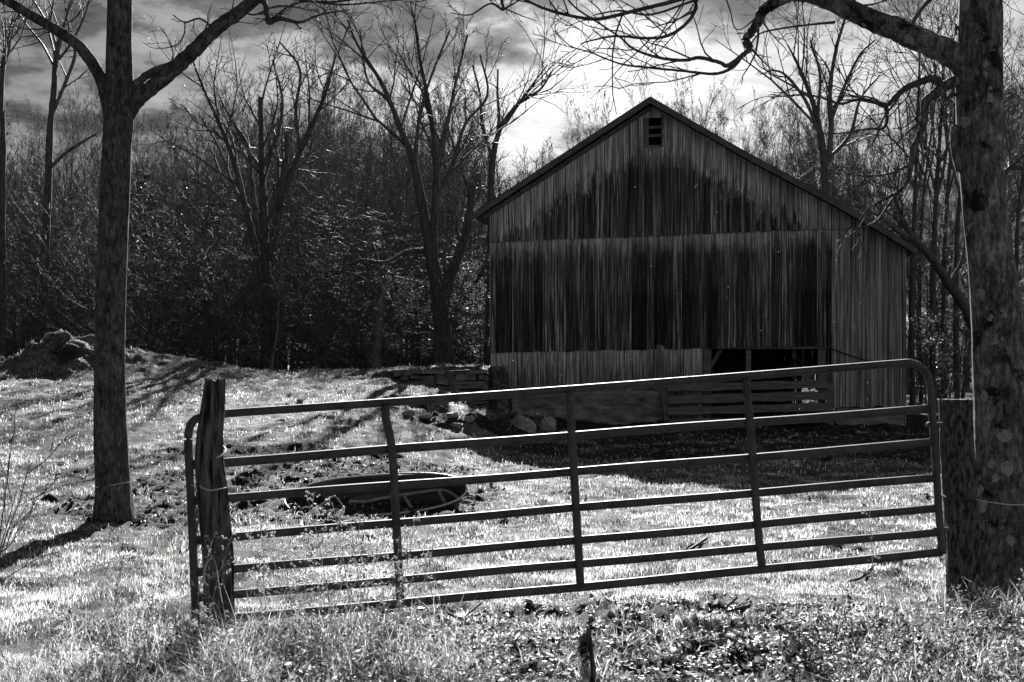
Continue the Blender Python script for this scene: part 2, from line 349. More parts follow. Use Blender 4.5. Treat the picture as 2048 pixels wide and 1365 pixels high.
def barn_wood(name, mode):
    m, nt, p = newmat(name); t = N(nt, 'ShaderNodeTexCoord'); s3 = N(nt, 'ShaderNodeSeparateXYZ'); L(nt, t.outputs['Object'], s3.inputs[0])
    x, z = s3.outputs[0], s3.outputs[2]; a_ = attr(nt)
    off = math_(nt, 'MULTIPLY', a_, 40)
    cmb = N(nt, 'ShaderNodeCombineXYZ'); L(nt, math_(nt, 'MULTIPLY', x, 16), cmb.inputs[0]); L(nt, off, cmb.inputs[1]); L(nt, math_(nt, 'MULTIPLY', z, .55), cmb.inputs[2])
    gr = noise_(nt, cmb.outputs[0], 1.6, 5, .65, .25)                      # streaky grain, its own on every board
    c2 = N(nt, 'ShaderNodeCombineXYZ'); L(nt, math_(nt, 'MULTIPLY', x, 2.6), c2.inputs[0]); L(nt, math_(nt, 'MULTIPLY', off, .12), c2.inputs[1]); L(nt, math_(nt, 'MULTIPLY', z, .9), c2.inputs[2])
    st = noise_(nt, c2.outputs[0], 1.5, 6, .7, .4)
    c3 = N(nt, 'ShaderNodeCombineXYZ'); L(nt, math_(nt, 'MULTIPLY', x, 30), c3.inputs[0]); L(nt, math_(nt, 'MULTIPLY', off, .0), c3.inputs[1]); L(nt, math_(nt, 'MULTIPLY', z, .25), c3.inputs[2])
    fine = noise_(nt, c3.outputs[0], 1.0, 3, .6)
    pale = math_(nt, 'MULTIPLY_ADD', a_, .08, ramp(nt, gr, [(.34, .05), (.5, .22), (.64, .58)]))
    drk = math_(nt, 'MULTIPLY', ramp(nt, math_(nt, 'ADD', math_(nt, 'MULTIPLY', gr, .5), math_(nt, 'MULTIPLY', fine, .5)), [(.39, .003), (.47, .016), (.54, .08), (.62, .26)]), math_(nt, 'MULTIPLY_ADD', a_, 2.0, .12))
    # rain staining: how far down the wall from a sheltering edge (roof, lap) before the wood has gone dark
    if mode == 'upper':
        xs = [q_[0] for q_ in RL]; zs = [q_[1] for q_ in RL]
        sl = (zs[1] - zs[0]) / (xs[1] - xs[0]); sr = (zs[3] - zs[1]) / (xs[3] - xs[1])
        zl = math_(nt, 'MULTIPLY_ADD', x, sl, zs[0] - sl * xs[0]); zr = math_(nt, 'MULTIPLY_ADD', x, sr, zs[1] - sr * xs[1])
        top = math_(nt, 'MINIMUM', zl, zr); d = math_(nt, 'SUBTRACT', top, z); depth, soft, amp = 1.05, .22, 3.0
    elif mode == 'mid':
        la = lap1(0); lb = (lap1(5) - la) / 5; d = math_(nt, 'SUBTRACT', math_(nt, 'MULTIPLY_ADD', x, lb, la), z); depth, soft, amp = .26, .30, 1.3
    elif mode == 'low':
        la = lap2(0); lb = (lap2(5) - la) / 5; d = math_(nt, 'SUBTRACT', math_(nt, 'MULTIPLY_ADD', x, lb, la), z); depth, soft, amp = .45, .5, 1.6
    else: d = None
    if d is not None:
        e_ = math_(nt, 'ADD', math_(nt, 'SUBTRACT', d, depth), math_(nt, 'MULTIPLY', math_(nt, 'ADD', math_(nt, 'SUBTRACT', st, .5), math_(nt, 'MULTIPLY', math_(nt, 'SUBTRACT', fine, .5), .5)), amp))
        k = maprange(nt, e_, -soft, soft, 0, 1, True)
        if mode == 'low': k = math_(nt, 'MULTIPLY', k, .72)
        if mode == 'upper':
            z3 = bl(1300, 330)[1]; rg = math_(nt, 'MULTIPLY', math_(nt, 'ADD', math_(nt, 'SUBTRACT', st, .5), math_(nt, 'MULTIPLY', math_(nt, 'SUBTRACT', fine, .5), .6)), 1.5)
            k = math_(nt, 'MULTIPLY', k, maprange(nt, math_(nt, 'ADD', z, rg), z3 - .25, z3 + .45, 1, .42))
            k = math_(nt, 'MULTIPLY', k, maprange(nt, d, 1.6, 4.2, 1, .80))
        if mode == 'mid':
            z3 = bl(1300, 575)[1]; k = math_(nt, 'MULTIPLY', k, maprange(nt, math_(nt, 'MULTIPLY_ADD', fine, .05, z), z3 - .25, z3 + .15, 1, .93))
        mx = N(nt, 'ShaderNodeMix', data_type='FLOAT'); L(nt, k, mx.inputs[0]); L(nt, pale, mx.inputs[2]); L(nt, drk, mx.inputs[3]); c = mx.outputs[0]
    else:
        c = math_(nt, 'MULTIPLY', math_(nt, 'ADD', ramp(nt, math_(nt, 'ADD', math_(nt, 'MULTIPLY', gr, .4), math_(nt, 'MULTIPLY', fine, .6)), [(.39, .02), (.5, .17), (.61, .46)]), 0), math_(nt, 'MULTIPLY_ADD', a_, .5, .75))
    spots = ramp(nt, noise_(nt, t.outputs['Object'], 3.1, 3, .5, .5), [(.70, 1), (.76, 2.2)])
    c = math_(nt, 'MULTIPLY', c, spots)
    L(nt, c, p.inputs['Base Color']); p.inputs['Roughness'].default_value = .85; bump(nt, p, math_(nt, 'ADD', gr, fine), .5, .012); return m
BW = {k: barn_wood('barn wood ' + k, k) for k in ('upper', 'mid', 'low', 'side')}
o_ = boards(X0, XM, lap1, roofz, -.045, holes=[(VX0, VX1, VZ0, VZ1)], seed=1).build('gable_wall', BW['upper'], barn)
boards(X0, XM, lambda x: lap2(x), lambda x: lap1(x) + .1, 0, seed=2).build('middle_wall', BW['mid'], barn)
boards(X0 + .03, OX0, lambda x: low(x) if x < bl(1320, 780)[0] else .35, lambda x: lap2(x) + .08, .035, seed=3, rag=.03).build('lower_wall', BW['low'], barn)
zr_ = line((1662, 818), (1812, 815))
boards(XM + .012, XE, zr_, roofz, -.02, .09, .2, seed=4, rag=.06).build('lean_to_wall', BW['side'], barn)
# frame members behind the boards (dark gaps stay dark), sides, back, floors
DEP = 13.0
fr = MB()
def tim():
    global fr
    fr.build('timber', M['rail'], barn); fr = MB()
fr.box(OX0 - .25, OX1 + .15, .06, .3, lap2(OX0) - .02, lap2(OX0) + .25, a=.4); tim()
for x in (OX0 + .02, OX1 - .2): fr.box(x, x + .2, .07, .27, .05, lap2(x) - .025, a=.5); tim()
xq = bl(1592, 800, 3)[0]; fr.box(xq, xq + .16, 3, 3.16, .1, 3.0); tim()
xq = bl(1570, 800, 6)[0]; fr.box(xq, xq + .16, 6, 6.16, .1, 3.0); tim()
fr.tube([(OX0 + .2, .16, 1.75), (OX0 + .48, .16, lap2(OX0))], .05, 4)
tim()
sw = MB(); sw.box(X0, X0 + .03, .04, DEP, .2, roofz(X0)); sw.build('side_wall', BW['side'], barn)
sw = MB(); sw.box(XE - .03, XE, .04, DEP, .2, roofz(XE)); sw.build('side_wall', BW['side'], barn)
bx0 = bl(1590, 750, DEP)[0]; bx1 = bl(1662, 750, DEP)[0]
bm_ = boards(X0 + .04, bx0, .2, roofz, DEP, .2, .3, seed=7); bm2 = boards(bx1, XE - .04, .2, roofz, DEP, .2, .3, seed=8); bm3 = boards(bx0, bx1, 1.75, roofz, DEP, .2, .3, seed=9)
for q_ in (bm2, bm3):
    for v_, a2 in zip(q_.v, q_.a): pass
bm_.build('back_wall', BW['side'], barn); bm2.build('back_wall', BW['side'], barn); bm3.build('back_wall', BW['side'], barn)
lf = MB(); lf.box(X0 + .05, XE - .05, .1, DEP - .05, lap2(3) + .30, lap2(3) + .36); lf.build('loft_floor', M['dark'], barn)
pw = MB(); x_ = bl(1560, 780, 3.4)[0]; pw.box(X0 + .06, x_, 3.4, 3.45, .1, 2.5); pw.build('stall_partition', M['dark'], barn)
# roof slabs along the slightly bellied roof line
def slab(pts, y0, y1, th):
    top = [tuple(p_) for p_ in pts]; bot = [(p_[0], p_[1] - th) for p_ in reversed(top)]
    mb = MB(); n = len(top)
    for i in range(n - 1): mb.prism([top[i], top[i + 1], (top[i + 1][0], top[i + 1][1] - th), (top[i][0], top[i][1] - th)], y0, y1)
    return mb
slab(RL[:2], -.40, DEP + .3, .13).build('roof', M['roof'], barn)
sub = []
for i in range(1, len(RL) - 1):
    for t in np.linspace(0, 1, 4)[:-1]: sub.append((RL[i][0] + t * (RL[i + 1][0] - RL[i][0]), RL[i][1] + t * (RL[i + 1][1] - RL[i][1])))
sub.append(RL[-1])
slab(sub, -.40, DEP + .3, .13).build('roof', M['roof'], barn)
slab([(p_[0], p_[1] - .03) for p_ in RL[:2]], -.425, -.402, .15).build('rake_board', M['rake'], barn)
slab([(p_[0], p_[1] - .03) for p_ in sub], -.425, -.402, .15).build('rake_board', M['rake'], barn)
slab([(p_[0] + (.25 if i == 0 else 0), p_[1] - .20 + (.15 if i == 0 else 0)) for i, p_ in enumerate(RL[:2])], -.12, -.06, .10).build('rake_trim', M['rake'], barn)
vt = MB()
vt.box(VX0 - .05, VX0, -.075, -.05, VZ0, VZ1); vt.box(VX1, VX1 + .045, -.075, -.05, VZ0, VZ1); vt.box(VX0 - .05, VX1 + .045, -.078, -.053, VZ0 - .05, VZ0 - .002)
vt.box(VX0 + .004, VX0 + .10, -.05, -.02, VZ0 + .003, VZ1 - .003)
vw = vt.build('gable_vent', M['rail'], barn)
vs = MB(); hh = VZ1 - VZ0
for f_ in (.36, .66): vs.box(VX0 + .104, VX1 - .004, -.045, -.025, VZ0 + hh * f_ - .04, VZ0 + hh * f_ + .03)
vs.build('slat', M['rail'], vw)
# rough mortared foundation
fx0 = X0 + .02; fx1 = bl(1325, 800)[0]; fm = MB(); nxx, nzz = 90, 16
gx, gzv = np.meshgrid(np.linspace(fx0, fx1, nxx), np.linspace(-.1, 1, nzz))
topz = np.array([low(v) + .02 for v in gx.ravel()]).reshape(gx.shape); zz_ = gzv * topz
yy_ = -.02 + .10 * fbm(gx * 3, zz_ * 5, 77, 3) + .03 * (1 - gzv)
i_ = np.arange(nzz - 1)[:, None] * nxx + np.arange(nxx - 1)[None]
fm.add(np.stack([gx.ravel(), yy_.ravel(), zz_.ravel()], 1), np.stack([i_, i_ + 1, i_ + nxx + 1, i_ + nxx], -1).reshape(-1, 4))
fm.box(fx0, fx1, .2, .45, -.1, low(fx0) - .02); fm.build('stone_foundation', M['found'], barn)
fm = MB(); fm.box(XM + .1, XE - .05, .05, .35, 0, zr_(XE) - .01, jit=.01); fm.build('stone_foundation', M['found'], barn)
cb = MB(); pa, pb = bl(1655, 694, -.06), bl(1800, 731, -.06)
cb.tube([(pa[0] + t * (pb[0] - pa[0]), -.06, pa[1] + t * (pb[1] - pa[1]) - .09 * math.sin(math.pi * t)) for t in np.linspace(0, 1, 24)], .016, 5)
tag(cb.build('cable', M['dark'], barn), 'dark sagging cable hanging along the right end of the wall')

# board fence across the barn's ground floor opening
bf = empty('board_fence', BO, -BT); tag(bf, 'old board fence closing the dark doorway at the foot of the barn', 'fence')
def P3(px, py, off): x, z = bl(px, py, off); return (x, off, z)
for (pa, pb, hw) in (((1335, 776), (1655, 768), .10), ((1335, 800), (1655, 791), .11), ((1335, 823), (1655, 814), .10), ((1335, 846), (1655, 838), .09)):
    a_ = P3(*pa, -.35); b_ = P3(*pb, -.35); mb = MB(); k = 10
    for i in range(k):
        t0, t1 = i / k, (i + 1) / k; q0 = [a_[j] + t0 * (b_[j] - a_[j]) for j in (0, 2)]; q1 = [a_[j] + t1 * (b_[j] - a_[j]) for j in (0, 2)]
        w0 = hw * (1 + .12 * math.sin(i * 1.7 + pa[1])); w1 = hw * (1 + .12 * math.sin((i + 1) * 1.7 + pa[1]))
        mb.prism([(q0[0], q0[1] - w0), (q1[0], q1[1] - w1), (q1[0], q1[1] + w1), (q0[0], q0[1] + w0)], -.37, -.335)
    mb.build('rail', M['rail'], bf)
for (tx, ty, bx_, by, r_) in ((1318, 690, 1338, 860, .09), (1400, 755, 1400, 862, .06), (1497, 700, 1495, 862, .09), (1660, 765, 1660, 872, .11)):
    mb = MB(); A = P3(tx, ty, -.25); B = P3(bx_, by, -.25); B = (B[0], B[1], B[2] - .3)
    mb.tube([[A[j] + t * (B[j] - A[j]) for j in range(3)] for t in np.linspace(0, 1, 7)], r_, 4, twist=math.pi / 4, prof=np.array([1, 1.08, .95, 1.05])); mb.build('post', M['rail'], bf)

# ------------------------------------------------------------ stone retaining wall, rocks
wall = MB(); rw = np.random.default_rng(5); y0 = 37.35
for c in range(9):
    zt = 1.66 - c * .135; x = -3.1 + .25 * c * rw.uniform(.3, .6)
    while x < -.66:
        l_ = rw.uniform(.18, .55); h_ = rw.uniform(.10, .128); x1_ = min(x + l_, -.62)
        if x1_ - x > .06 and zt - h_ > big(x, 37.0) - .25: wall.box(x + .008, x1_ - .008, y0 + rw.uniform(-.14, .08), y0 + .45, zt - h_, zt, a=rw.uniform(), jit=.024)
        x += l_
wall.box(-3, -.64, y0 + .3, y0 + .6, .2, 1.5)
tag(wall.build('stone_wall', M['stone']), 'low dry stone retaining wall holding the bank beside the barn corner', 'stone wall')
def rock_mesh(seed, mat='rock'):
    r = np.random.default_rng(seed); me = MB(); n, m_ = 18, 11
    th, ph = np.meshgrid(np.linspace(0, 2 * np.pi, n, endpoint=False), np.linspace(.05, np.pi - .05, m_))
    d = np.stack([np.sin(ph) * np.cos(th), np.sin(ph) * np.sin(th), np.cos(ph)], -1)
    R = np.ones(th.shape)
    for _ in range(13):
        nn = r.normal(size=3); nn /= np.linalg.norm(nn); k = r.uniform(.52, .88); dp = d @ nn
        R = np.minimum(R, np.where(dp > .05, k / np.maximum(dp, .05), 9))
    R *= 1 + .02 * r.normal(size=R.shape)
    V = (d * R[..., None]).reshape(-1, 3)
    i_ = np.arange(m_ - 1)[:, None] * n; j = np.arange(n)[None]; k = (j + 1) % n
    me.add(V, np.stack([i_ + j, i_ + n + j, i_ + n + k, i_ + k], -1).reshape(-1, 4),
           [(0, x_, x_ + 1) for x_ in range(1, n - 1)] + [((m_ - 1) * n, (m_ - 1) * n + x_ + 1, (m_ - 1) * n + x_) for x_ in range(1, n - 1)])
    return me.mesh('rock', M[mat])
RM = [rock_mesh(s_) for s_ in range(5)]
def rock(px, py, w_, h_, label=None, group=None, k=0, D=None, name='rock', rot=0, tilt=0):
    x, y = gp(px, py) if D is None else ((px - CX) / F * D, D)
    o = bpy.data.objects.new(name, RM[k % 5]); col.objects.link(o); s_ = y / F
    o.scale = (w_ * s_ / 2, w_ * s_ / 2.3, h_ * s_ / 1.5); o.location = (x, y, gz(x, y) + h_ * s_ * .22); o.rotation_euler = (0, tilt, rot)
    tag(o, label, 'rock', group); return o
rock(1043, 868, 62, 44, 'large split boulder with a crack at the left foot of the barn', k=1, tilt=.35, name='boulder')
rock(1098, 862, 42, 34, 'angular rock just right of the large cracked boulder', k=2, name='boulder')
rock(1780, 1140, 60, 44, 'low rounded dark boulder in the grass behind the gate near the right post', k=3, name='boulder')
rock(870, 806, 62, 22, 'flat pale slab lying below the stone retaining wall', k=4, name='boulder')
for i, (px, py, w_, h_) in enumerate([(790, 822, 20, 12), (745, 812, 18, 10), (700, 815, 20, 12), (815, 838, 30, 14), (850, 842, 34, 13), (905, 838, 38, 14), (600, 812, 18, 8), (575, 814, 14, 8), (770, 800, 26, 16), (915, 858, 30, 14),
        (940, 850, 26, 16), (960, 880, 24, 12), (1000, 885, 18, 12), (1130, 870, 20, 10), (1160, 878, 14, 8), (870, 935, 22, 12), (660, 838, 30, 9), (560, 842, 34, 9), (730, 840, 24, 8)]):
    rock(px, py, w_, h_, 'small stone scattered in the rough grass left of the barn', 'small stones left of the barn', k=i, rot=i)
for i in range(26):
    px = 1180 + (i * 137) % 560; py = 868 + (i * 53) % 30
    rock(px, py, 8 + i % 5 * 2, 6 + i % 3, 'pale cobble lying in the barn shadow before the doorway', 'cobbles in the barn shadow', k=i, rot=i)

# ------------------------------------------------------------ gate
DL, DR = 8.88, 9.62; GA = pt(385, HY, DL); GB = pt(1880, HY, DR)
def gpt(px, py, off=0.0):                  # a point on the gate's own plane (off = toward the camera)
    n = np.array((GB[1] - GA[1], -(GB[0] - GA[0]), 0)); n /= np.linalg.norm(n)
    d = np.array(((px - CX) / F, 1, -(py - HY) / F)); c = np.array((0, 0, CH))
    t = ((GA + n * off - c) @ n) / (d @ n); return c + t * d
gate = empty('metal_gate', (GB[0], GB[1], 0)); tag(gate, 'long dark tubular metal farm gate with seven rails, sagging toward its left end', 'gate')
def gadd(mb, name, mat='metal', parent=None):
    o = mb.build(name, M[mat], None, smooth=True); o.parent = parent or gate; o.matrix_parent_inverse = Matrix.Translation((-GB[0], -GB[1], 0)) if parent is None else Matrix(); return o
def curve(pts, n=8):
    P = [np.array(p_, float) for p_ in pts]; P = [2 * P[0] - P[1]] + P + [2 * P[-1] - P[-2]]; out = []
    for i in range(1, len(P) - 2):
        for t in np.linspace(0, 1, n, endpoint=False):
            a_, b_, c_, d_ = P[i - 1:i + 3]
            out.append(.5 * ((2 * b_) + (-a_ + c_) * t + (2 * a_ - 5 * b_ + 4 * c_ - d_) * t * t + (-a_ + 3 * b_ - 3 * c_ + d_) * t ** 3))
    out.append(P[-2]); return np.array(out)
mb = MB()
outline = [(392, 1240), (387, 1120), (382, 1000), (377, 900), (378, 862), (390, 840), (420, 831), (470, 826)]
outline += [(470 + t * 1320, 826 - t * 98 + 3 * math.sin(t * math.pi)) for t in np.linspace(.1, 1, 9)] + [(1822, 727), (1848, 740), (1860, 770), (1864, 830), (1870, 900), (1876, 1000), (1884, 1108)]
oc = curve([gpt(*p_) for p_ in outline], 8); mb.tube(oc, .0262, 12); gadd(mb, 'frame')
RAILS = [((384, 930), (1864, 818), 18), ((386, 1001), (1868, 885), 17), ((388, 1081), (1874, 956), 17), ((390, 1145), (1878, 1016), 17), ((391, 1197), (1882, 1064), 17), ((392, 1243), (1884, 1104), 18)]
for i, (a_, b_, th) in enumerate(RAILS):
    mb = MB(); n = 24; hz = th / F * 9.2 / 2 * 1.0
    P = []
    for t in np.linspace(0, 1, n):
        P.append(gpt(a_[0] + t * (b_[0] - a_[0]), a_[1] + t * (b_[1] - a_[1]) + 2.5 * math.sin(t * math.pi) * (1 if i % 2 else -.3) + .8 * math.sin(t * 17 + i)))
    pr = np.array([1.0, 1.12, 1.0, 1.12, 1.0, 1.12, 1.0, 1.12]); th8 = np.linspace(0, 2 * math.pi, 8, endpoint=False)
    pr = np.minimum(.62 / np.maximum(np.abs(np.cos(th8)), .01), 1 / np.maximum(np.abs(np.sin(th8)), .01)); pr = np.minimum(pr, 1.03)
    mb.tube(P, hz, 8, prof=pr); gadd(mb, 'rail')
for st in ([(771, 812), (772, 838), (784, 900), (790, 1000), (796, 1110), (801, 1208)], [(1139, 782), (1144, 880), (1151, 1000), (1157, 1100), (1161, 1176)], [(1491, 758), (1500, 850), (1508, 950), (1516, 1060), (1524, 1136)]):
    mb = MB(); P = curve([gpt(*p_, off=.035) for p_ in st], 6); mb.tube(P, .027, 8, prof=np.array([1, .85, .55, .85, 1, .85, .55, .85])); gadd(mb, 'brace')
mb = MB()
for i in range(9):
    c = gpt(394, 965 + i * 15, .03); al = i % 2
    P = [c + np.array(((.009 * math.cos(t)) * (1 if al else .2), (.009 * math.cos(t)) * (.2 if al else 1), .026 * math.sin(t))) for t in np.linspace(0, 2 * math.pi, 11)]
    mb.tube(P, .0032, 4, cap=False)
gadd(mb, 'chain')
for py in (850, 1060):
    mb = MB(); a_ = gpt(1868 + (py - 850) * .06, py); mb.tube([a_ + np.array((-.05, -.01, 0)), a_ + np.array((.06, .02, 0))], .018, 8); gadd(mb, 'hinge')

# posts
def rough_post(spec, D, sides, seed, flat=False, ridge=.16):
    r = np.random.default_rng(seed); mb = MB(); ang = np.linspace(0, 2 * np.pi, sides, endpoint=False); n = 46
    ys = np.array([s_[1] for s_ in spec]); py = np.linspace(ys[0], ys[-1], n)
    cx_ = np.interp(py, ys, [s_[0] for s_ in spec]); wd = np.interp(py, ys, [s_[2] for s_ in spec]) / 2 * D / F
    V = []
    for i in range(n):
        c = pt(cx_[i], py[i], D); 
        if flat: rad = 1 / np.maximum(np.abs(np.cos(ang)), np.abs(np.sin(ang))); rad = np.minimum(rad, 1.28)
        else: rad = 1 + 0 * ang
        g = np.array([mn.noise(Vector((math.cos(a_) * 2.6, math.sin(a_) * 2.6 + seed, c[2] * .9))) for a_ in ang])
        g2 = np.array([mn.noise(Vector((math.cos(a_) * 7, math.sin(a_) * 7 + seed, c[2] * 2.2))) for a_ in ang])
        rad = rad * (1 + ridge * (g + .8 * -np.abs(g2) + .2)) * (1 if flat else 1.02)
        z = np.full(sides, c[2])
        if i == 0: z = z + (r.uniform(-.002, .002, sides) if flat else r.uniform(-.014, .012, sides))
        V.append(np.stack([c[0] + wd[i] * rad * np.cos(ang), c[1] + wd[i] * rad * np.sin(ang) * .9, z], 1))
    V = np.array(V); top = V[0].mean(0) - np.array((0, 0, 0 if flat else .02))
    j = np.arange(sides); k = (j + 1) % sides; i_ = np.arange(n - 1)[:, None] * sides
    mb.add(np.concatenate([V.reshape(-1, 3), [top]]), np.stack([i_ + j, i_ + sides + j, i_ + sides + k, i_ + k], -1).reshape(-1, 4), [(n * sides, a_, b_) for a_, b_ in zip(j, k)])
    return mb
lp = empty('gate_post', pt(440, HY, 8.62) * np.array((1, 1, 0))); tag(lp, 'split dark log post with jagged top at the left end of the gate', 'post')
def child(mb, name, mat, par, smooth=False):
    o = mb.build(name, M[mat], par, smooth); o.matrix_parent_inverse = Matrix.Translation(-Vector(par.location)); return o
child(rough_post([(431, 760, 38), (428, 800, 44), (420, 870, 50), (419, 925, 54), (425, 990, 56), (431, 1060, 60), (436, 1130, 60), (438, 1290, 62)], 8.62, 40, 3), 'log', 'post', lp)
mb = MB(); D = 8.62; mb.tube(curve([pt(398, 968, 8.7), pt(402, 974, 8.52), pt(420, 981, 8.48), pt(445, 977, 8.5), pt(458, 974, 8.66)], 6), .003, 5); child(mb, 'wire', 'wire', lp)
mb = MB(); mb.tube(curve([pt(434, 915, 8.50), pt(442, 912, 8.47), pt(450, 905, 8.52), pt(451, 898, 8.60), pt(446, 893, 8.68), pt(436, 894, 8.72)], 6), .0055, 6); child(mb, 'wire_loop', 'wire', lp)
rp = empty('gate_post', pt(1920, HY, 9.9) * np.array((1, 1, 0))); tag(rp, 'square flat topped weathered timber post between the gate hinge and the lichened tree', 'post')
child(rough_post([(1911, 799, 56), (1914, 900, 58), (1920, 1000, 60), (1925, 1100, 60), (1930, 1260, 62)], 9.9, 44, 9, True, .05), 'timber', 'timber', rp)
mb = MB(); mb.tube(curve([pt(1885, 992, 9.85), pt(1900, 996, 9.75), pt(1930, 1000, 9.74), pt(1955, 1003, 9.8)], 6), .008, 5); child(mb, 'wire', 'dark', rp)
mb = MB(); mb.tube(curve([pt(1953, 1000, 9.8), pt(1990, 1006, 9.7), pt(2050, 1010, 9.6), pt(2250, 1000, 9.5)], 6), .004, 5); tag(mb.build('fence_wire', M['wire']), 'pale fence wire running right from the square post across the lichened trunk', 'wire')
mb = MB(); mb.tube(curve([pt(188, 976, 14.75), pt(215, 972, 14.72), pt(250, 966, 14.72), pt(272, 964, 14.8), pt(300, 968, 14), pt(335, 967, 12), pt(372, 970, 9.2), pt(400, 973, 8.7)], 6), .0045, 5)
tag(mb.build('fence_wire', M['wire']), 'slack wire strung from the left tree trunk to the split log post', 'wire')
mb = MB(); 
child_sp = rough_post([(1177, 1258, 8), (1178, 1275, 12), (1183, 1310, 10), (1187, 1340, 11), (1186, 1400, 13)], 7.25, 12, 21); tag(child_sp.build('stake', M['post']), 'short dark stake standing in the weeds at the bottom edge in front of the gate', 'stake')

# ------------------------------------------------------------ trough
TX, TY = gp(752, 1020, 12, 25); TD = TY; tr = empty('feed_trough', (TX, TY, 0)); tag(tr, 'long oval tipped feeding trough with pipe rack lying in the mud behind the gate', 'trough')
sc_ = TD / F; Lh = 182 * sc_; Wd = .46; zg = gz(TX, TY)
def oval(t, f=1.0):
    c, s_ = math.cos(t), math.sin(t); return (abs(c) ** .75) * (1 if c > 0 else -1) * Lh * f, (abs(s_) ** .9) * (1 if s_ > 0 else -1) * Wd * f
TM = Matrix.Rotation(math.radians(-4), 3, 'Y') @ Matrix.Rotation(math.radians(26), 3, 'X')      # tipped toward the viewer
def tp(x, y, z): v = TM @ Vector((x, y, z)); return (v.x, v.y, v.z + zg + .16)
mb = MB(); n = 64; rows = []
for k, (f_, z) in enumerate([(.55, -.30), (.80, -.29), (.90, -.22), (.95, -.10), (.985, -.01), (1.0, 0)]):
    rows.append([tp(*oval(t, f_), z + .012 * math.sin(t * 5 + k)) for t in np.linspace(0, 2 * np.pi, n, endpoint=False)])
V = np.array(rows).reshape(-1, 3); i_ = np.arange(5)[:, None] * n; j = np.arange(n)[None]; k = (j + 1) % n
mb.add(np.concatenate([V, [tp(0, 0, -.3)]]), np.stack([i_ + j, i_ + k, i_ + n + k, i_ + n + j], -1).reshape(-1, 4), [(6 * n, (a_ + 1) % n, a_) for a_ in range(n)])
sh = mb.build('shell', M['trough'], tr, True); md = sh.modifiers.new('t', 'SOLIDIFY'); md.thickness = .012
mb = MB(); P = [tp(*oval(t, 1.0), .01 + .03 * (math.cos(t) < -.75) * math.sin(t * 6)) for t in np.linspace(0, 2 * np.pi, n + 1)]; mb.tube(P, .013, 6, cap=False); mb.build('rim', M['rim'], tr, True)
def tpx(px, py, dD=0): p_ = pt(px, py, TD + dD); return (p_[0] - TX, p_[1] - TY, p_[2])
mb = MB(); mb.tube(curve([tpx(*q_) for q_ in ((700, 1003, .05), (730, 1004, .1), (760, 998, .2), (810, 990, .25), (865, 982, .25), (895, 983, .2), (925, 1003, 0))], 6), .021, 8); rk = mb.build('pipe_rack', M['pipe'], tr, True)
for (a_, b_) in (((731, 1004), (764, 1042)), ((808, 992), (836, 1038)), ((878, 984), (902, 1030)), ((700, 1003), (690, 1036))):
    mb = MB(); mb.tube([tpx(*a_, .18), tpx(*b_, -.22)], .02, 8); mb.build('strut', M['pipe'], rk)
mb = MB(); mb.tube(curve([tpx(*q_) for q_ in ((572, 1012, -.1), (575, 1022, -.2), (600, 1027, -.3), (620, 1025, -.3), (645, 1008, -.25), (668, 993, -.2), (680, 1005, -.2), (702, 1030, -.3))], 6), .008, 6)
mb.build('bent_strap', M['rim'], tr, True)

# ------------------------------------------------------------ trees: generator
def grow(mb, r, p, d, Ln, rad, lvl, cfg, tips=None):
    nseg = cfg['seg'][lvl]; sides = cfg['sides'][lvl]; P = [p]; R = [rad]; d = d / np.linalg.norm(d); wob = cfg['wob'][lvl]; tr_ = cfg['up'][lvl]
    end = max(rad * cfg.get('taper', .3), cfg['rmin'])
    for i in range(nseg):
        d = d + r.normal(0, wob, 3) + np.array((0, 0, tr_)); d = d / np.linalg.norm(d)
        p = p + d * Ln / nseg; P.append(p); R.append(max(rad + (end - rad) * (i + 1) / nseg, cfg['rmin'] * .7))
    mb.tube(P, R, sides, cap=False)
    if lvl + 1 < len(cfg['seg']):
        n = cfg['n'][lvl]; n = r.integers(max(1, int(n * .7)), int(n * 1.3) + 1)
        kids(mb, r, np.array(P), np.array(R), Ln, lvl, n, cfg, tips)
    elif tips is not None: tips.append(P[-1]); tips.append(P[len(P) // 2])
def kids(mb, r, P, R, Ln, lvl, n, cfg, tips=None, t0=None):
    t0 = cfg['t0'][lvl] if t0 is None else t0
    for i in range(n):
        t = t0 + (1 - t0) * (i + r.uniform(0, 1)) / n; f = t * (len(P) - 1); k = min(int(f), len(P) - 2); q = P[k] + (f - k) * (P[k + 1] - P[k])
        ax = P[k + 1] - P[k]; ax = ax / (np.linalg.norm(ax) + 1e-9); az_ = r.uniform(0, 2 * np.pi)
        u = np.cross(ax, (0, 0, 1.) if abs(ax[2]) < .9 else (1., 0, 0)); u /= np.linalg.norm(u); v = np.cross(ax, u)
        an = cfg['ang'][lvl] * r.uniform(.7, 1.3); dd = ax * math.cos(an) + (u * math.cos(az_) + v * math.sin(az_)) * math.sin(an)
        ln = Ln * cfg['len'][lvl] * r.uniform(.6, 1.25) * (1.15 - .6 * t)
        grow(mb, r, q, dd, ln, max((R[k]) * cfg['rr'][lvl], cfg['rmin']), lvl + 1, cfg, tips)
WOOD = dict(seg=[9, 6, 4, 3, 2], sides=[7, 4, 3, 3, 3], wob=[.05, .12, .16, .2, .2], up=[.03, .10, .08, .06, .04], n=[13, 7, 6, 4], t0=[.3, .25, .2, .15], ang=[.6, .6, .65, .7],
            len=[.42, .48, .5, .55], rr=[.5, .6, .6, .7], rmin=.008, taper=.22)
